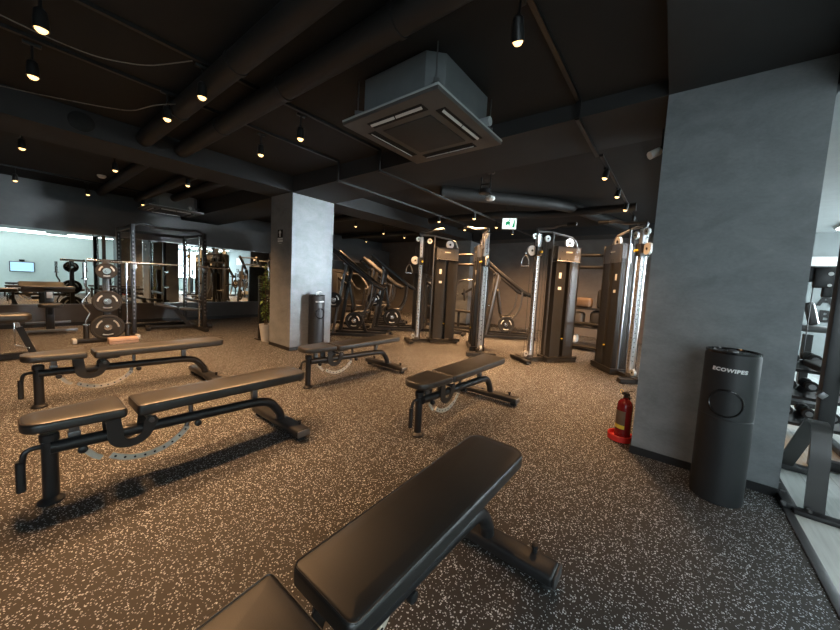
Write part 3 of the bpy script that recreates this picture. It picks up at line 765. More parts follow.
# ------------------------------------------------------------------ plate tree with bars (left)
pt = thing('plate_tree', 'black weight plate tree with bar holders at the far left', 'weight rack', (-7.62, 1.05, 0), 0)
b = MB(); b.box((0, 0, .045), (.10, .74, .06), bevel=.01); b.box((-.22, 0, .04), (.40, .09, .05), bevel=.01); b.build('base_frame', M_BLACK, pt)
for s in (-1, 1):
    b = MB(); b.box((0, s * .385, .045), (.16, .05, .075), bevel=.01); b.build('end_cap', M_SILVER, pt)
    b = MB(); b.cyl((0, .25 * s, .07), (0, .25 * s, .30), .036, seg=16); b.mi = 1; b.cyl((0, .25 * s, .285), (0, .25 * s, .31), .042, seg=16); b.build('bar_holder', [M_BLACK, M_CHROME], pt)
b = MB(); b.box((-.06, 0, .72), (.08, .08, 1.34), bevel=.008); b.build('column', M_SHROUD, pt)
for z in (1.195, .685, .245):
    b = MB(); b.cyl((-.18, 0, z), (.16, 0, z), .024, seg=14); b.build('plate_peg', M_CHROME, pt)
PL0 = make_plate('largest black weight plate, bottom peg of the plate tree', (-7.585, 1.05, .245), .215)
make_plate('medium black weight plate, middle peg of the plate tree', (-7.585, 1.05, .685), .185)
make_plate('small black weight plate, top peg of the plate tree', (-7.585, 1.05, 1.195), .135)
# curl bar standing in the left holder
cb = thing('curl_bar', 'zigzag chrome curl bar standing in the left holder of the plate tree', 'barbell', (-7.62, .80, .075))
b = MB(); b.tube(bend([(0, 0, 0), (0, 0, .30), (0, .05, .42), (0, -.03, .55), (0, -.03, .62), (0, .055, .76), (0, .0, .88), (0, 0, .97)], .03), .014, seg=10); b.build('shaft', M_CHROME, cb)
b = MB(); b.cyl((0, 0, .97), (0, 0, .99), .04, seg=16); b.cyl((0, 0, .99), (0, 0, 1.24), .025, seg=16); b.build('sleeve', M_CHROME, cb)
sb = thing('straight_bar', 'straight chrome bar standing in the right holder of the plate tree', 'barbell', (-7.62, 1.30, .075))
b = MB(); b.cyl((0, 0, 0), (0, 0, 1.02), .014, seg=12); b.build('shaft', M_CHROME, sb)
b = MB(); b.cyl((0, 0, 1.02), (0, 0, 1.04), .04, seg=16); b.cyl((0, 0, 1.04), (0, 0, 1.27), .025, seg=16); b.build('sleeve', M_CHROME, sb)
b = MB(); b.box((0, 0, .045), (.20, .36, .09), bevel=.006); b.mi = 1; b.box((.1005, 0, .045), (.002, .34, .006))
o = b.build('wooden_step', [M_WOOD, M_STEM]); o.location = (-7.36, 1.20, 0); tag(o, 'pale wooden block on the floor before the plate tree', 'block')

# ------------------------------------------------------------------ power rack
pr = thing('power_rack', 'tall black power rack standing before the wall mirror', 'power rack', (-8.5, 2.0, 0))
def up(x, y, h): 
    b = MB(); b.box((x, y, h / 2), (.075, .06, h), bevel=.004); b.mi = 1
    for k in range(22):
        z = .35 + k * .075
        b.box((x + .038, y, z), (.002, .018, .03))
    return b
for x, y in ((.6, -.56), (.6, .56), (-.6, -.56), (-.6, .56)):
    up(x, y, 2.06).build('upright', [M_BLACK, M_SATIN], pr)
b = MB()
for y in (-.56, .56): b.box((0, y, .045), (1.5, .07, .07), bevel=.005)
b.box((-.6, 0, .045), (.07, 1.12, .07), bevel=.005); b.build('base_frame', M_BLACK, pr)
b = MB(); b.tube(bend([(.6, -.56, 2.02), (.62, -.44, 2.10), (.62, -.2, 2.06), (.62, .2, 2.06), (.62, .44, 2.10), (.6, .56, 2.02)], .08), .024, seg=10); b.build('pull_up_bar', M_BLACK, pr)
b = MB(); b.bar((-.6, -.56, 2.02), (-.6, .56, 2.02), .05, .06); 
for y in (-.56, .56): b.bar((-.6, y, 2.02), (.6, y, 2.02), .05, .06)
b.build('top_frame', M_BLACK, pr)
for y in (-.56, .56):
    b = MB(); b.cyl((.38, y * .96, .06), (.38, y * .96, 2.0), .018, seg=12); b.build('guide_rod', M_CHROME, pr)
    b = MB(); b.box((.66, y, 1.30), (.06, .075, .10), bevel=.005); b.box((.705, y, 1.295), (.03, .05, .06)); b.build('bar_hook', M_SATIN, pr)
    b = MB(); b.box((0, y * .98, .62), (1.1, .05, .06), bevel=.004); b.build('safety_arm', M_SHROUD, pr)
for y in (-.45, .45):
    for z in (.4, .8, 1.2):
        b = MB(); b.cyl((-.64, y * 1.24, z), (-.86, y * 1.24, z), .022, seg=10); b.build('storage_peg', M_CHROME, pr)
bb = thing('barbell', 'long barbell resting on the hooks of the power rack, glinting gold', 'barbell', (-7.80, 1.93, 1.365))
b = MB(); b.cyl((0, -.66, 0), (0, .66, 0), .014, seg=12); b.build('shaft', M_RAIL, bb)
for s in (-1, 1):
    b = MB(); b.cyl((0, .66 * s, 0), (0, .69 * s, 0), .036, seg=16); b.cyl((0, .69 * s, 0), (0, 1.08 * s, 0), .025, seg=16); b.build('sleeve', M_CHROME, bb)
# incline bench standing in the rack
ib = thing('incline_bench', 'dark incline bench standing inside the power rack', 'exercise bench', (-8.55, 2.28, 0), math.radians(-10))
b = MB(); b.bar((0, -.5, .05), (0, .55, .05), .07, .06); b.bar((-.28, .55, .04), (.28, .55, .04), .07, .06); b.bar((-.2, -.5, .04), (.2, -.5, .04), .07, .06); b.bar((0, .2, .06), (0, -.05, .42), .06, .06); b.build('base_frame', M_BLACK, ib)
b = MB(); b.cushion(taper_outline(-.32, .06, .12, .14, .05, .03), -.03, .03, mx=Matrix.Rotation(-.25, 3, 'X'), c=(0, -.08, .46)); b.build('seat', M_VINYL, ib, 50)
b = MB(); b.cushion(taper_outline(0, .5, .14, .14, .03, .06), -.03, .03, mx=Matrix.Rotation(-.12, 3, 'X'), c=(0, .02, .44)); b.build('backrest', M_VINYL, ib, 50)

# ------------------------------------------------------------------ preacher curl bench and the stool-like bench at the far left
pc = thing('preacher_curl_bench', 'preacher curl bench with wide arm pad before the left mirror', 'exercise bench', (-9.02, .50, 0))
b = MB(); b.box((.06, 0, .05), (.08, .66, .05), bevel=.006); b.box((-.36, 0, .15), (.05, .56, .04), bevel=.006); b.bar((.06, 0, .05), (-.4, 0, .05), .08, .06); b.bar((-.36, 0, .05), (-.36, 0, .15), .05, .05); b.build('base_frame', M_SATIN, pc)
b = MB(); b.box((0, 0, .42), (.11, .10, .72), bevel=.008); b.build('column', M_BLACK, pc)
b = MB(); b.cushion(taper_outline(-.16, .16, .32, .32, .05, .05), -.022, .022, mx=Matrix.Rotation(PI / 2, 3, 'Z') @ Matrix.Rotation(-.30, 3, 'X'), c=(-.04, 0, .80)); b.build('arm_pad', M_VINYL, pc, 50)
b = MB(); b.cushion(taper_outline(-.15, .15, .17, .15, .08, .08), -.03, .035, c=(.14, 0, .52)); b.build('seat', M_VINYL, pc, 50)
b = MB(); b.box((.058, 0, .70), (.012, .07, .11)); b.build('placard', M_LETTER, pc)
b = MB(); b.bar((.03, 0, .36), (.14, 0, .49), .06, .06); b.build('seat_bracket', M_BLACK, pc)

st = thing('utility_bench', 'raised padded bench end on an angled leg, cut off by the left edge', 'exercise bench', (-6.8, .19, 0))
b = MB(); b.bar((0, .05, .045), (0, -1.2, .045), .08, .06); b.box((0, -1.2, .04), (.5, .07, .06), bevel=.006); b.box((0, .05, .035), (.4, .07, .055), bevel=.006); b.build('base_frame', M_BLACK, st)
b = MB(); b.bar((0, .03, .06), (0, -.08, .42), .055, .055); b.build('front_leg', M_BLACK, st)
b = MB(); b.bar((0, -.075, .40), (0, -.12, .54), .035, .035); b.build('seat_post', M_CHROME, st)
b = MB(); b.bar((.05, -.12, .50), (.05, -.12, .20), .012, .012); b.bar((.05, -.12, .20), (.05, .0, .14), .012, .012); b.build('adjuster_rod', M_CHROME, st)
b = MB(); b.cushion(taper_outline(-.42, .03, .15, .13, .04, .10), .50, .605, rnd=.036); b.build('seat', M_VINYL, st, 50)
b = MB(); b.bar((0, -.4, .56), (0, -.9, .95), .30, .06, bevel=.02); b.build('backrest', M_VINYL, st)

# ------------------------------------------------------------------ plant by the left pillar
pp = thing('potted_plant', 'green leafy plant in a pale tapered pot behind the left pillar', 'plant', (-6.20, 3.03, 0))
b = MB(); b.lathe([(.075, 0), (.115, .30), (.12, .33), (.108, .33), (.10, .30), (0, .29)], seg=24); b.build('pot', M_POT, pp)
b = MB(); b.lathe([(.098, .295), (.06, .305), (0, .31)], seg=20); b.build('soil', M_SOIL, pp)
b = MB()
stems = []
for k in range(7):
    a = 2 * PI * k / 7 + .3; r_ = .09 + .07 * random.random(); h = .85 + .5 * random.random()
    pts = [Vector((.02 * math.cos(a), .02 * math.sin(a), .29)), Vector((.05 * math.cos(a), .05 * math.sin(a), .6)), Vector((r_ * math.cos(a) * .8, r_ * math.sin(a) * .8, .3 + h * .75)), Vector((r_ * math.cos(a), r_ * math.sin(a), .3 + h * .9))]
    stems.append(pts); b.tube(bend(pts, .15), .006, seg=6)
b.build('stem', M_STEM, pp)
b = MB()
for pts in stems:
    for q in range(26):
        t = .15 + .85 * q / 25; i = min(2, int(t * 3)); f = t * 3 - i
        p = pts[i].lerp(pts[i + 1], f)
        a = random.uniform(0, 2 * PI); el = random.uniform(-.5, .7); ln = random.uniform(.07, .13)
        d = Vector((math.cos(a) * math.cos(el), math.sin(a) * math.cos(el), math.sin(el))); sd = d.cross(Vector((0, 0, 1))).normalized() * ln * .22
        v = [b.bm.verts.new(w) for w in (p, p + d * ln * .4 + sd, p + d * ln + Vector((0, 0, -ln * .3)), p + d * ln * .4 - sd, p + d * ln * .45 + Vector((0, 0, -.006)))]
        for tri in ((0, 1, 4), (1, 2, 4), (2, 3, 4), (3, 0, 4)): b._f([v[n] for n in tri])
b.build('foliage', M_LEAF, pp)
tp = MB(); tp.box((-6.42, 3.05, .62), (.05, .12, 1.24), bevel=.01); tp.box((-6.42, 3.05, .012), (.16, .2, .024), bevel=.008)
tag(tp.build('floor_stand', M_BLACK), 'slim black floor stand beside the potted plant', 'stand')

# ------------------------------------------------------------------ signs on pillars, exit sign, wall lettering
sg = thing('pillar_sign', 'small black sign with pale cup-shaped symbol on the dark face of left pillar', 'sign', (-5.515, 2.925, 1.84))
b = MB(); b.box((0, -.004, .165), (.155, .008, .13)); b.build('sign_plate', M_HOLE, sg)
b = MB(); b.prism([(.034 * math.cos(2 * PI * k / 20), .185 + .030 * math.sin(2 * PI * k / 20)) for k in range(20)], (0, -.0095, 0), (1, 0, 0), (0, 0, 1), .003)
b.prism([(-.02, .168), (-.006, .14), (-.006, .115), (-.022, .108), (.022, .108), (.006, .115), (.006, .14), (.02, .168)], (0, -.0095, 0), (1, 0, 0), (0, 0, 1), .003); b.build('symbol', M_LETTER, sg)
for z, h, w in ((.075, .022, .15), (.036, .030, .15), (-.004, .006, .08)):
    b = MB(); b.box((0, -.004, z), (w, .008, h)); b.build('text_strip', M_LETTER, sg)
sg = thing('padlock_sign', 'dark arch-shaped symbol on the far pale pillar', 'sign', (-5.146, 9.36, 1.55))
b = MB(); b.tube(bend([(.006, -.13, -.05), (.006, -.12, .14), (.006, 0, .24), (.006, .12, .14), (.006, .13, -.05)], .1), .022, seg=8); b.box((.006, 0, -.16), (.012, .36, .2)); b.build('symbol', M_HOLE, sg)
es = thing('exit_sign', 'small lit green and white exit sign hanging from the ceiling', 'exit sign', (-2.78, 6.25, ZC), math.radians(25))
b = MB(); b.cyl((-.08, 0, -.2), (-.08, 0, 0), .006, seg=8); b.cyl((.08, 0, -.2), (.08, 0, 0), .006, seg=8); b.build('hanger', M_BLACK, es)
b = MB(); b.box((0, 0, -.32), (.29, .05, .26), bevel=.008); b.build('housing', M_LENS, es)
b = MB(); b.box((0, -.0265, -.32), (.27, .003, .24)); b.build('lit_face', M_EXITW, es)
b = MB()   # running figure, arrow and doorway
y = -.0295
b.prism([(.02, .04), (.05, .02), (.03, -.01), (.055, -.05), (.035, -.055), (.008, -.02), (-.03, -.055), (-.045, -.04), (-.01, -.005), (-.005, .02), (-.035, .0), (-.045, .015), (0, .045)], (-.03, y, -.33), (1, 0, 0), (0, 0, 1), .003)
b.prism([(.018 * math.cos(2 * PI * k / 12) + .035, .062 + .018 * math.sin(2 * PI * k / 12)) for k in range(12)], (-.03, y, -.33), (1, 0, 0), (0, 0, 1), .003)
b.prism([(.06, .075), (.11, .075), (.11, -.085), (.06, -.085), (.06, -.07), (.095, -.07), (.095, .06), (.06, .06)], (0, y, -.33), (1, 0, 0), (0, 0, 1), .003)
b.build('running_figure', M_EXITG, es)

# ------------------------------------------------------------------ ceiling cassettes
def make_cassette(label, loc, rz=0, sc=1.0):
    r = thing('ceiling_air_conditioner', label, 'air conditioner', loc, rz, 'ceiling cassette air conditioners')
    W = .485
    ch = .10; q = .41
    po = [(-q + ch, -q), (q - ch, -q), (q, -q + ch), (q, q - ch), (q - ch, q), (-q + ch, q), (-q, q - ch), (-q, -q + ch)]
    b = MB(); b.prism(po, (0, 0, .19), (1, 0, 0), (0, 1, 0), .30); b.build('housing', M_ACB, r)
    b = MB(); b.box((0, 0, .02), (2 * W, 2 * W, .04), bevel=.006); pn = b.build('panel', M_ACP, r)
    b = MB(); b.box((0, 0, .034), (2 * W + .006, 2 * W + .006, .016), bevel=.003); b.build('panel_edge', M_ACEDGE, pn)
    b = MB(); b.box((0, 0, -.003), (.50, .50, .010), bevel=.003); b.build('intake_grille', M_ACG, pn)
    for k in range(4):
        a = k * PI / 2; M = Matrix.Rotation(a, 3, 'Z')
        b = MB(); b.box(M @ Vector((0, -.36, -.001)), (.56, .085, .006), mx=M); b.build('air_slot', M_HOLE, pn)
        b = MB()
        for s in (-1, 1): b.box(M @ Vector((s * .135, -.372, -.010)), (.255, .020, .006), mx=M @ Matrix.Rotation(-.6, 3, 'X'))
        b.build('louvre', M_LOUVRE, pn)
    for sx, sy in ((-1, -1), (1, -1), (1, 1), (-1, 1)):
        b = MB(); b.cyl((sx * .40, sy * .40, .10), (sx * .40, sy * .40, ZC - loc[2]), .005, seg=6); b.box((sx * .385, sy * .385, .11), (.09, .04, .03), rot=(0, 0, sx * sy * PI / 4)); b.build('hanging_rod', M_SATIN, r)
    b = MB(); b.cyl((q, .22, .09), (q + .09, .22, .09), .035, seg=14); b.build('drain_elbow', M_ACEDGE, r)
    return r
ac = make_cassette('large grey ceiling cassette air conditioner hanging nearest, top centre', (-1.81, 2.21, 2.55))
dup(ac, 'small-looking ceiling cassette above the power rack at far left', (-9.25, 2.35, 2.57))

# round fixture near the exit sign
pj = thing('ceiling_speaker', 'round dark ceiling fixture with white disc near the exit sign', 'ceiling fixture', (-2.22, 4.25, ZC))
b = MB(); b.cyl((0, 0, 0), (0, 0, -.28), .012, seg=8); b.cyl((0, 0, 0), (0, 0, -.02), .05, seg=16); b.bar((0, 0, -.16), (-.16, 0, -.16), .02, .02); b.bar((-.15, 0, -.05), (-.15, 0, -.2), .02, .02); b.build('bracket', M_BLACK, pj)
b = MB(); b.lathe([(.03, .0), (.085, -.01), (.09, -.07), (.08, -.075), (0, -.07)], c=(-.08, 0, -.22), seg=24); b.build('drum', M_BLACK, pj)
b = MB(); b.lathe([(.02, .05), (.065, .03), (.07, .0), (.05, -.02), (0, -.022)], c=(.0, .02, -.37), seg=24); b.build('white_disc', M_LENS, pj)
b = MB(); b.cyl((0, 0, -.27), (0, .02, -.33), .01, seg=8); b.build('swivel', M_BLACK, pj)
o = MB(); o.lathe([(.06, 0), (.062, -.02), (.04, -.05), (.02, -.055), (0, -.055)], seg=24); o = o.build('smoke_detector', M_LENS); o.location = (-8.48, 1.14, ZC - .001)
tag(o, 'pale round smoke detector on the dark ceiling at far left', 'smoke detector')
o = MB(); o.lathe([(.10, 0), (.10, .012), (.085, .02), (0, .016)], seg=28, mx=Matrix.Rotation(PI / 2, 3, 'Y')); o = o.build('wall_speaker', M_HOLE); o.location = (-5.1465, .55, 2.79)
tag(o, 'round black disc speaker on the side of the long ceiling beam', 'speaker')
cf = thing('security_camera', 'small pale fixture on a bracket beside the top of the right pillar', 'camera', (-.16, 3.25, 2.5))
b = MB(); b.cyl((0, 0, 0), (-.05, 0, -.02), .012, seg=8); b.box((-.01, 0, .05), (.02, .05, .16)); b.build('bracket', M_BLACK, cf)
b = MB(); b.cyl((-.03, 0, -.03), (-.09, -.04, -.07), .032, seg=14); b.build('camera_body', M_LENS, cf)

# ------------------------------------------------------------------ lighting tracks, spotlights, cables
TR = [(-3.06, 'long black lighting track on the ceiling left of the large air conditioner', [(-3.06, -1.2, 2.905), (-3.06, 2.87, 2.905), (-3.06, 2.87, 2.66), (-3.06, 3.05, 2.66), (-3.06, 8.4, 2.66)]),
      (-3.86, 'long black lighting track on the ceiling nearer the long beam', [(-3.86, -1.2, 2.905), (-3.86, 2.85, 2.905), (-3.86, 2.85, 2.645), (-3.86, 3.05, 2.645), (-3.86, 7.6, 2.645)]),
      (-.78, 'black lighting track right of the large air conditioner', [(-.78, -1.2, 2.905), (-.78, 2.98, 2.905), (-.78, 2.98, 2.76), (-.78, 3.9, 2.76), (-.74, 3.9, 2.76), (-.70, 8.2, 2.76)])]
for x, lab, pts in TR:
    b = MB()
    for p, q in zip(pts, pts[1:]):
        if (Vector(p) - Vector(q)).length > .05: b.bar(p, q, .032, .026, up=(0, 0, 1) if abs(p[2] - q[2]) < .02 else (0, 1, 0), bevel=0)
    tag(b.build('lighting_track', M_TRACK), lab, 'lighting track')
for x, lab, y0, y1 in ((-6.5, 'black lighting track left of the long beam', -1, 2.8), (-9.3, 'black lighting track closest to the mirror wall', -1, 2.75), (-6.85, 'black lighting track beyond the left pillar', 4.2, 8.6)):
    b = MB(); b.bar((x, y0, 2.905), (x, y1, 2.905), .032, .026, bevel=0); tag(b.build('lighting_track', M_TRACK), lab, 'lighting track')

WARM = (1.0, .55, .25)
def spot(x, y, z, top, label, power, tilt=(0, 0), size=118, blend=1.0):
    r = thing('track_spotlight', label, 'spotlight', (x, y, top), 0, 'warm track spotlights')
    d = Vector((math.sin(tilt[0]), math.sin(tilt[1]), -1)).normalized()
    c = Vector((0, 0, z - top))               # lamp mouth
    h = c - d * .10
    b = MB(); b.box((0, 0, -.012), (.03, .09, .022), bevel=.003); b.cyl((0, 0, -.02), h, .008, seg=8); b.build('mount_stem', M_TRACK, r)
    q = d.to_track_quat('-Z', 'Y').to_matrix()
    b = MB(); b.lathe([(.012, .125), (.028, .11), (.034, .06), (.036, .004), (.033, .004), (.031, .03), (0, .03)], c=c, seg=18, mx=q); b.build('lamp_head', M_TRACK, r)
    b = MB(); b.lathe([(0, -.016), (.016, -.012), (.026, 0), (.029, .014), (.024, .028), (0, .029)], c=c, seg=16, mx=q); b.build('bulb', M_BULB, r)
    L = bpy.data.lights.new('warm_spot', 'SPOT'); L.energy = power; L.color = WARM; L.spot_size = math.radians(size); L.spot_blend = blend; L.shadow_soft_size = .09
    o = bpy.data.objects.new('warm_spot', L); COL.objects.link(o); o.location = Vector((x, y, z)) + d * .035
    o.rotation_euler = d.to_track_quat('-Z', 'Y').to_euler()
P0 = 150
for x, y, lab, pw in (
    (-3.10, .18, 'uppermost glowing spotlight at the top left corner', 1.0),
    (-3.92, .18, 'glowing spotlight just below the uppermost one at top left', 1.0),
    (-3.10, .99, 'glowing spotlight right of the starry brightest one at upper left', 1.0),
    (-3.83, .95, 'brightest spotlight at upper left with a cable running to it', 1.2),
    (-3.92, 1.83, 'lower left one of two spotlights right above the left pillar', 1.0),
    (-3.10, 1.83, 'upper right one of two spotlights right above the left pillar', 1.0),
    (-.81, 1.76, 'glowing spotlight right of the large air conditioner', .5)):
    spot(x, y, 2.65, 2.895, lab, P0 * pw, tilt=(0, 0) if pw > .6 else (-.1, .42), size=124 if pw > .6 else 90)
for x, y, lab in ((-6.49, .19, 'small bright spotlight near the left edge, higher of two there'), (-6.55, 1.02, 'small spotlight left of the one above the power rack'),
                  (-6.45, 1.86, 'small spotlight above the air conditioner at far left'), (-9.2, .18, 'small spotlight at the left edge, lower of two there'),
                  (-9.36, 1.06, 'small spotlight over the mirror wall left of the power rack'), (-9.43, 1.9, 'tiny spotlight just above the far left air conditioner')):
    spot(x, y, 2.65, 2.895, lab, P0 * (1.9 if x > -8 else 1.0), size=118 if x > -8 else 84)
for x, y, lab in ((-6.76, 5.6, 'first small spotlight right of the left pillar'), (-6.9, 6.75, 'second small spotlight right of the left pillar'), (-6.84, 7.6, 'third small spotlight right of the left pillar'),
                  (-9.05, 8.0, 'faint lowest spotlight right of the left pillar')):
    spot(x, y, 2.65, 2.895 if x > -8 else ZC, lab, P0 * 2.4)
for x, y, lab in ((-3.86, 5.3, 'left spotlight of the pair above the left cable machine'), (-3.06, 5.3, 'right spotlight of the pair above the left cable machine'),
                  (-3.86, 6.3, 'spotlight above the pull-up bars of the left cable machine'), (-3.06, 6.25, 'spotlight left of the exit sign'), (-3.06, 7.1, 'tiny spotlight under the exit sign'), (-3.86, 7.2, 'tiny spotlight just over the left cable machine frame')):
    spot(x, y, 2.52, 2.635 if x < -3.5 else 2.65, lab, P0 * 2.5, tilt=(0, .55 if y > 7 else 0))
for i, (x, y, lab) in enumerate(((-.76, 4.3, 'nearest of the line of spotlights left of the right pillar'), (-.74, 5.2, 'second nearest of the line of spotlights left of the right pillar'), (-.73, 6.07, 'third of the line of spotlights left of the right pillar'), (-.71, 7.1, 'farthest of the line of spotlights left of the right pillar'))):
    spot(x, y, 2.63, 2.748, lab, P0 * 1.9, tilt=(-.2, .5 if y > 6.5 else 0))
def cable(label, pts, r=.004):
    b = MB(); b.tube(bend(pts, .1, 4), r, seg=6); tag(b.build('hanging_cable', M_CLEAR), label, 'cable')
cable('thin cable looping along the beam to the brightest spotlight', [(-4.95, -.15, 2.80), (-4.70, .03, 2.76), (-4.55, .25, 2.745), (-4.33, .59, 2.74), (-4.15, .77, 2.73), (-3.92, .86, 2.76), (-3.83, .95, 2.79), (-3.6, 1.03, 2.76), (-3.3, 1.0, 2.79), (-3.12, .99, 2.83)])
cable('thin cable sagging below the ceiling at the top left corner', [(-3.42, -.3, 2.80), (-3.37, .04, 2.76), (-3.36, .13, 2.745), (-3.37, .30, 2.74), (-3.36, .46, 2.745), (-3.30, .70, 2.80), (-3.08, .92, 2.885)])

# ------------------------------------------------------------------ white room on the right
hr = thing('half_rack', 'black rack with arched foot at the right edge', 'rack', (1.04, 3.85, 0))
b = MB(); path = [(-.312, -.885, .02), (-.312, -.85, .40), (-.312, -.80, .545), (-.312, -.70, .555), (-.312, -.60, .45), (-.312, -.20, .02)]
b.strip(bend([(x + .09, y, z) for x, y, z in path], .08, 4), .086, .012, (1, 0, 0)); b.build('arched_foot', M_SHROUD, hr)
b = MB(); b.box((.06, -.92, .014), (.76, .07, .028), bevel=.005); b.bar((-.33, -.92, .022), (-.33, .55, .022), .06, .04); b.bar((.0, -.2, .03), (-.33, -.2, .03), .06, .05); b.build('base_frame', M_BLACK, hr)
for x, y in ((-.36, -.92), (-.25, -.92), (-.33, -.75), (-.33, -.62)):
    b = MB(); b.cyl((x, y, .025), (x, y, .045), .014, seg=10); b.build('bolt', M_SATIN, hr)
b = MB(); b.box((.0, 0, 1.1), (.09, .09, 2.2), bevel=.006); b.build('upright', M_BLACK, hr)
b = MB(); b.box((.95, 0, 1.1), (.09, .09, 2.2), bevel=.006); b.build('upright', M_BLACK, hr)
for z in (2.17, .05, 1.0):
    b = MB(); b.bar((.04, 0, z), (.91, 0, z), .07, .07); b.build('cross_member', M_BLACK, hr)
b = MB(); b.bar((-.03, -.05, .62), (-.06, -.05, .58), .06, .04); b.build('bar_hook', M_SATIN, hr)
b = MB(); b.lathe([(.085, 0), (.085, .25), (.08, .26), (0, .26)], c=(1.22, 3.45, .0), seg=24); tag(b.build('foam_roller', M_POT), 'grey roller standing behind the arched foot at the right edge', 'roller')
# far cable station with black beam
cs = thing('cable_station', 'black cable station beam with pulley in the white room behind the right pillar', 'cable machine', (1.5, 5.3, 0))
b = MB(); b.box((-.45, 0, .86), (.08, .08, 1.72), bevel=.005); b.build('upright', M_BLACK, cs); b = MB(); b.box((.75, 0, .86), (.08, .08, 1.72), bevel=.005); b.build('upright', M_BLACK, cs)
b = MB(); b.bar((-.5, 0, 1.62), (.8, 0, 1.62), .10, .17); b.build('top_beam', M_BLACK, cs)
b = MB(); b.box((-.20, -.07, 1.58), (.22, .08, .22), bevel=.02); b.box((-.2, -.07, 1.44), (.08, .06, .14), bevel=.02); b.mi = 1; b.cyl((-.2, -.115, 1.62), (-.2, -.108, 1.62), .02, seg=12); b.cyl((-.2, -.115, 1.5), (-.2, -.108, 1.5), .016, seg=12); b.build('pulley_block', [M_BLACK, M_SILVER], cs)
b = MB(); b.cyl((-.30, -.06, 1.5), (-.30, -.06, .4), .005, seg=6); b.cyl((-.10, -.06, 1.5), (-.10, -.06, .4), .005, seg=6); b.build('steel_cable', M_BLACK, cs)
b = MB(); b.bar((-.5, 0, .04), (.8, 0, .04), .10, .07); b.build('base_frame', M_BLACK, cs)
cp = thing('padded_machine', 'small machine with two upright black pads seen beyond the right pillar', 'gym machine', (1.46, 6.3, 0))
b = MB(); b.box((0, 0, .45), (.08, .08, .9)); b.box((0, 0, .03), (.5, .6, .06), bevel=.01); b.build('column', M_BLACK, cp)
for x in (-.16, .0):
    b = MB(); b.box((x, 0, 1.17), (.10, .07, .30), rot=(.0, -.25, 0), bevel=.03, seg=3); b.build('arm_pad', M_VINYL, cp)
b = MB(); b.box((.08, -.05, .98), (.42, .3, .08), bevel=.03, seg=3); b.build('seat', M_VINYL, cp)
# dumbbell rack
dr = thing('dumbbell_rack', 'black dumbbell rack low behind the right pillar edge', 'weight rack', (1.35, 4.75, 0))
b = MB()
for x in (-.55, .45): b.bar((x, .12, 0), (x, .0, .80), .06, .06)
b.build('post', M_BLACK, dr)
for z, y in ((.16, .0), (.42, .02), (.68, .04)):
    b = MB(); b.box((-.05, y - .02, z), (1.06, .28, .03), rot=(.25, 0, 0)); b.build('shelf', M_BLACK, dr)
def make_dumbbell(label, loc, rot):
    r = thing('dumbbell', label, 'dumbbell', loc, rot, 'dumbbells on the rack in the white room')
    b = MB(); b.cyl((0, -.06, 0), (0, .06, 0), .015, seg=10); b.build('grip', M_CHROME, r)
    for s in (-1, 1):
        b = MB(); b.lathe([(0, -.035), (.045, -.035), (.05, -.025), (.05, .025), (.045, .035), (0, .035)], c=(0, .09 * s, 0), seg=12, mx=Matrix.Rotation(PI / 2, 3, 'X')); b.mi = 1
        b.lathe([(0, -.002), (.026, -.002), (.026, .002), (0, .002)], c=(0, .126 * s, 0), seg=12, mx=Matrix.Rotation(PI / 2, 3, 'X')); b.build('head', [M_RUBBER, M_SATIN], r)
    return r
db0 = None
for zi, (z, y, row) in enumerate(((.245, -.02, 'bottom'), (.505, 0, 'middle'), (.765, .02, 'top'))):
    for k in range(7):
        lab = '%s dumbbell from the left on the %s shelf of the dumbbell rack' % (('first', 'second', 'third', 'fourth', 'fifth', 'sixth', 'last')[k], row)
        p = (1.35 - .5 + k * .15, 4.75 + y, z)
        if db0 is None: db0 = make_dumbbell(lab, p, 0)
        else: dup(db0, lab, p)
ub = thing('flat_bench', 'black bench with grey edge strip beside the dumbbell rack', 'exercise bench', (1.30, 4.25, 0))
b = MB(); b.cushion(taper_outline(-.5, .45, .13, .14, .03, .06), .72, .78, c=(0, 0, 0), mx=Matrix.Rotation(-.12, 3, 'Y')); b.build('backrest', M_VINYL, ub)
b = MB(); b.bar((0, -.4, .03), (0, .4, .03), .06, .05); b.bar((0, .0, .03), (0, 0, .72), .06, .06); b.build('base_frame', M_BLACK, ub)
b = MB(); b.bar((-.14, -.5, .71), (-.14, .42, .71), .012, .03); b.build('edge_strip', M_SATIN, ub)
# lettering on the white back wall
b = text_bm('AT\nBE', .30, .006, .010)
for v in b.bm.verts: v.co = Vector((2.34 + v.co.x, 8.99 - v.co.z, 1.22 + v.co.y))
tag(b.build('wall_lettering', M_HOLE), 'black lettering on the white wall beyond the right pillar', 'lettering')
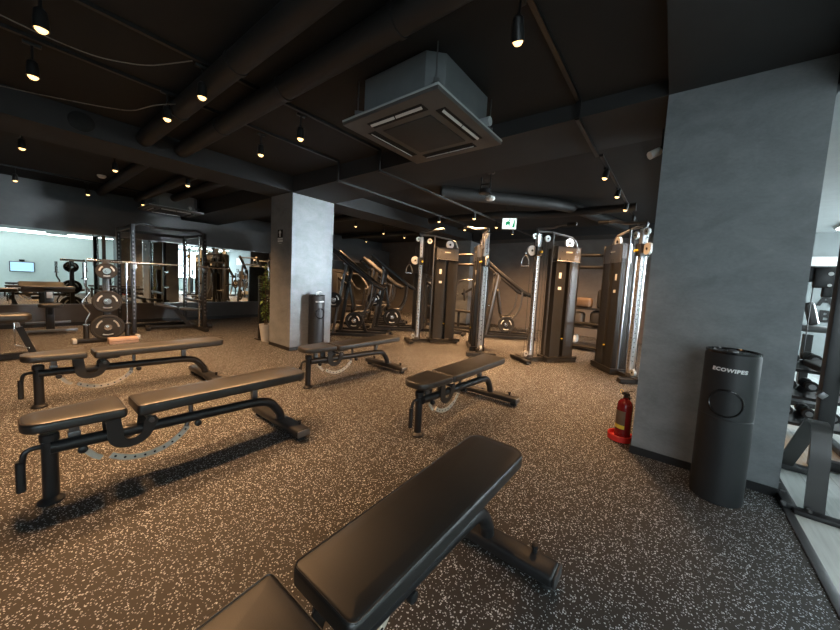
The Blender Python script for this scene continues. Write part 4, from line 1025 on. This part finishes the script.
# wall cabinet/frame
wf = thing('wall_frame', 'pale framed panel high on the white wall beyond the right pillar', 'panel', (2.0, 8.99, 1.75))
b = MB(); b.box((0, -.015, .2), (.9, .03, .42)); b.build('frame', M_LOUVRE, wf)
for x in (-.22, .22):
    b = MB(); b.box((x, -.032, .2), (.36, .006, .32)); b.build('pane', M_WHITE, wf)
# ceiling tube lights
for k, (x, y0, y1, lab) in enumerate(((2.15, -2.6, 1.2, 'bright linear tube light in the white room, seen in the left mirror'), (3.45, -2.6, 2.9, 'bright tube light along the white wall, seen in the left mirror'),
                                     (2.15, 1.8, 4.4, 'linear tube light of the white room nearest behind the right pillar'), (2.15, 5.0, 8.4, 'bright tube light seen just right of the right pillar'), (3.5, 5.0, 8.6, 'bright tube light farthest behind the right pillar'))):
    r = thing('tube_light', lab, 'ceiling light', (x, (y0 + y1) / 2, 2.599), 0, 'tube lights of the white room')
    b = MB(); b.box((0, 0, -.02), (.20, y1 - y0, .04), bevel=.005); b.build('housing', M_LENS, r)
    b = MB(); b.box((0, 0, -.05), (.15, y1 - y0 - .05, .03), bevel=.012); b.build('diffuser', M_TUBE, r)
tv = thing('wall_screen', 'lit blue-white screen on the white wall, seen reflected in the left mirror', 'screen', (XR, .55, .76))
b = MB(); b.box((-.025, 0, .24), (.05, .72, .46), bevel=.008); b.build('casing', M_BLACK, tv)
b = MB(); b.box((-.052, 0, .24), (.003, .67, .41)); b.build('display', M_SCREEN, tv)
b = MB(); b.box((-.03, 0, .53), (.06, .16, .08), bevel=.008); tag_o = b.build('sensor_box', M_BLACK, tv)

# ------------------------------------------------------------------ world and colour management
w = bpy.data.worlds.new('World'); scene.world = w; w.use_nodes = True
w.node_tree.nodes['Background'].inputs[0].default_value = (.5, .55, .6, 1); w.node_tree.nodes['Background'].inputs[1].default_value = .02
vs = scene.view_settings
vs.view_transform = 'Standard'; vs.look = 'None'; vs.exposure = 0.0; vs.gamma = 1.0; vs.use_curve_mapping = False
scene.cycles.use_denoising = True
scene.cycles.max_bounces = 8; scene.cycles.diffuse_bounces = 4; scene.cycles.glossy_bounces = 5
scene.cycles.sample_clamp_indirect = 6
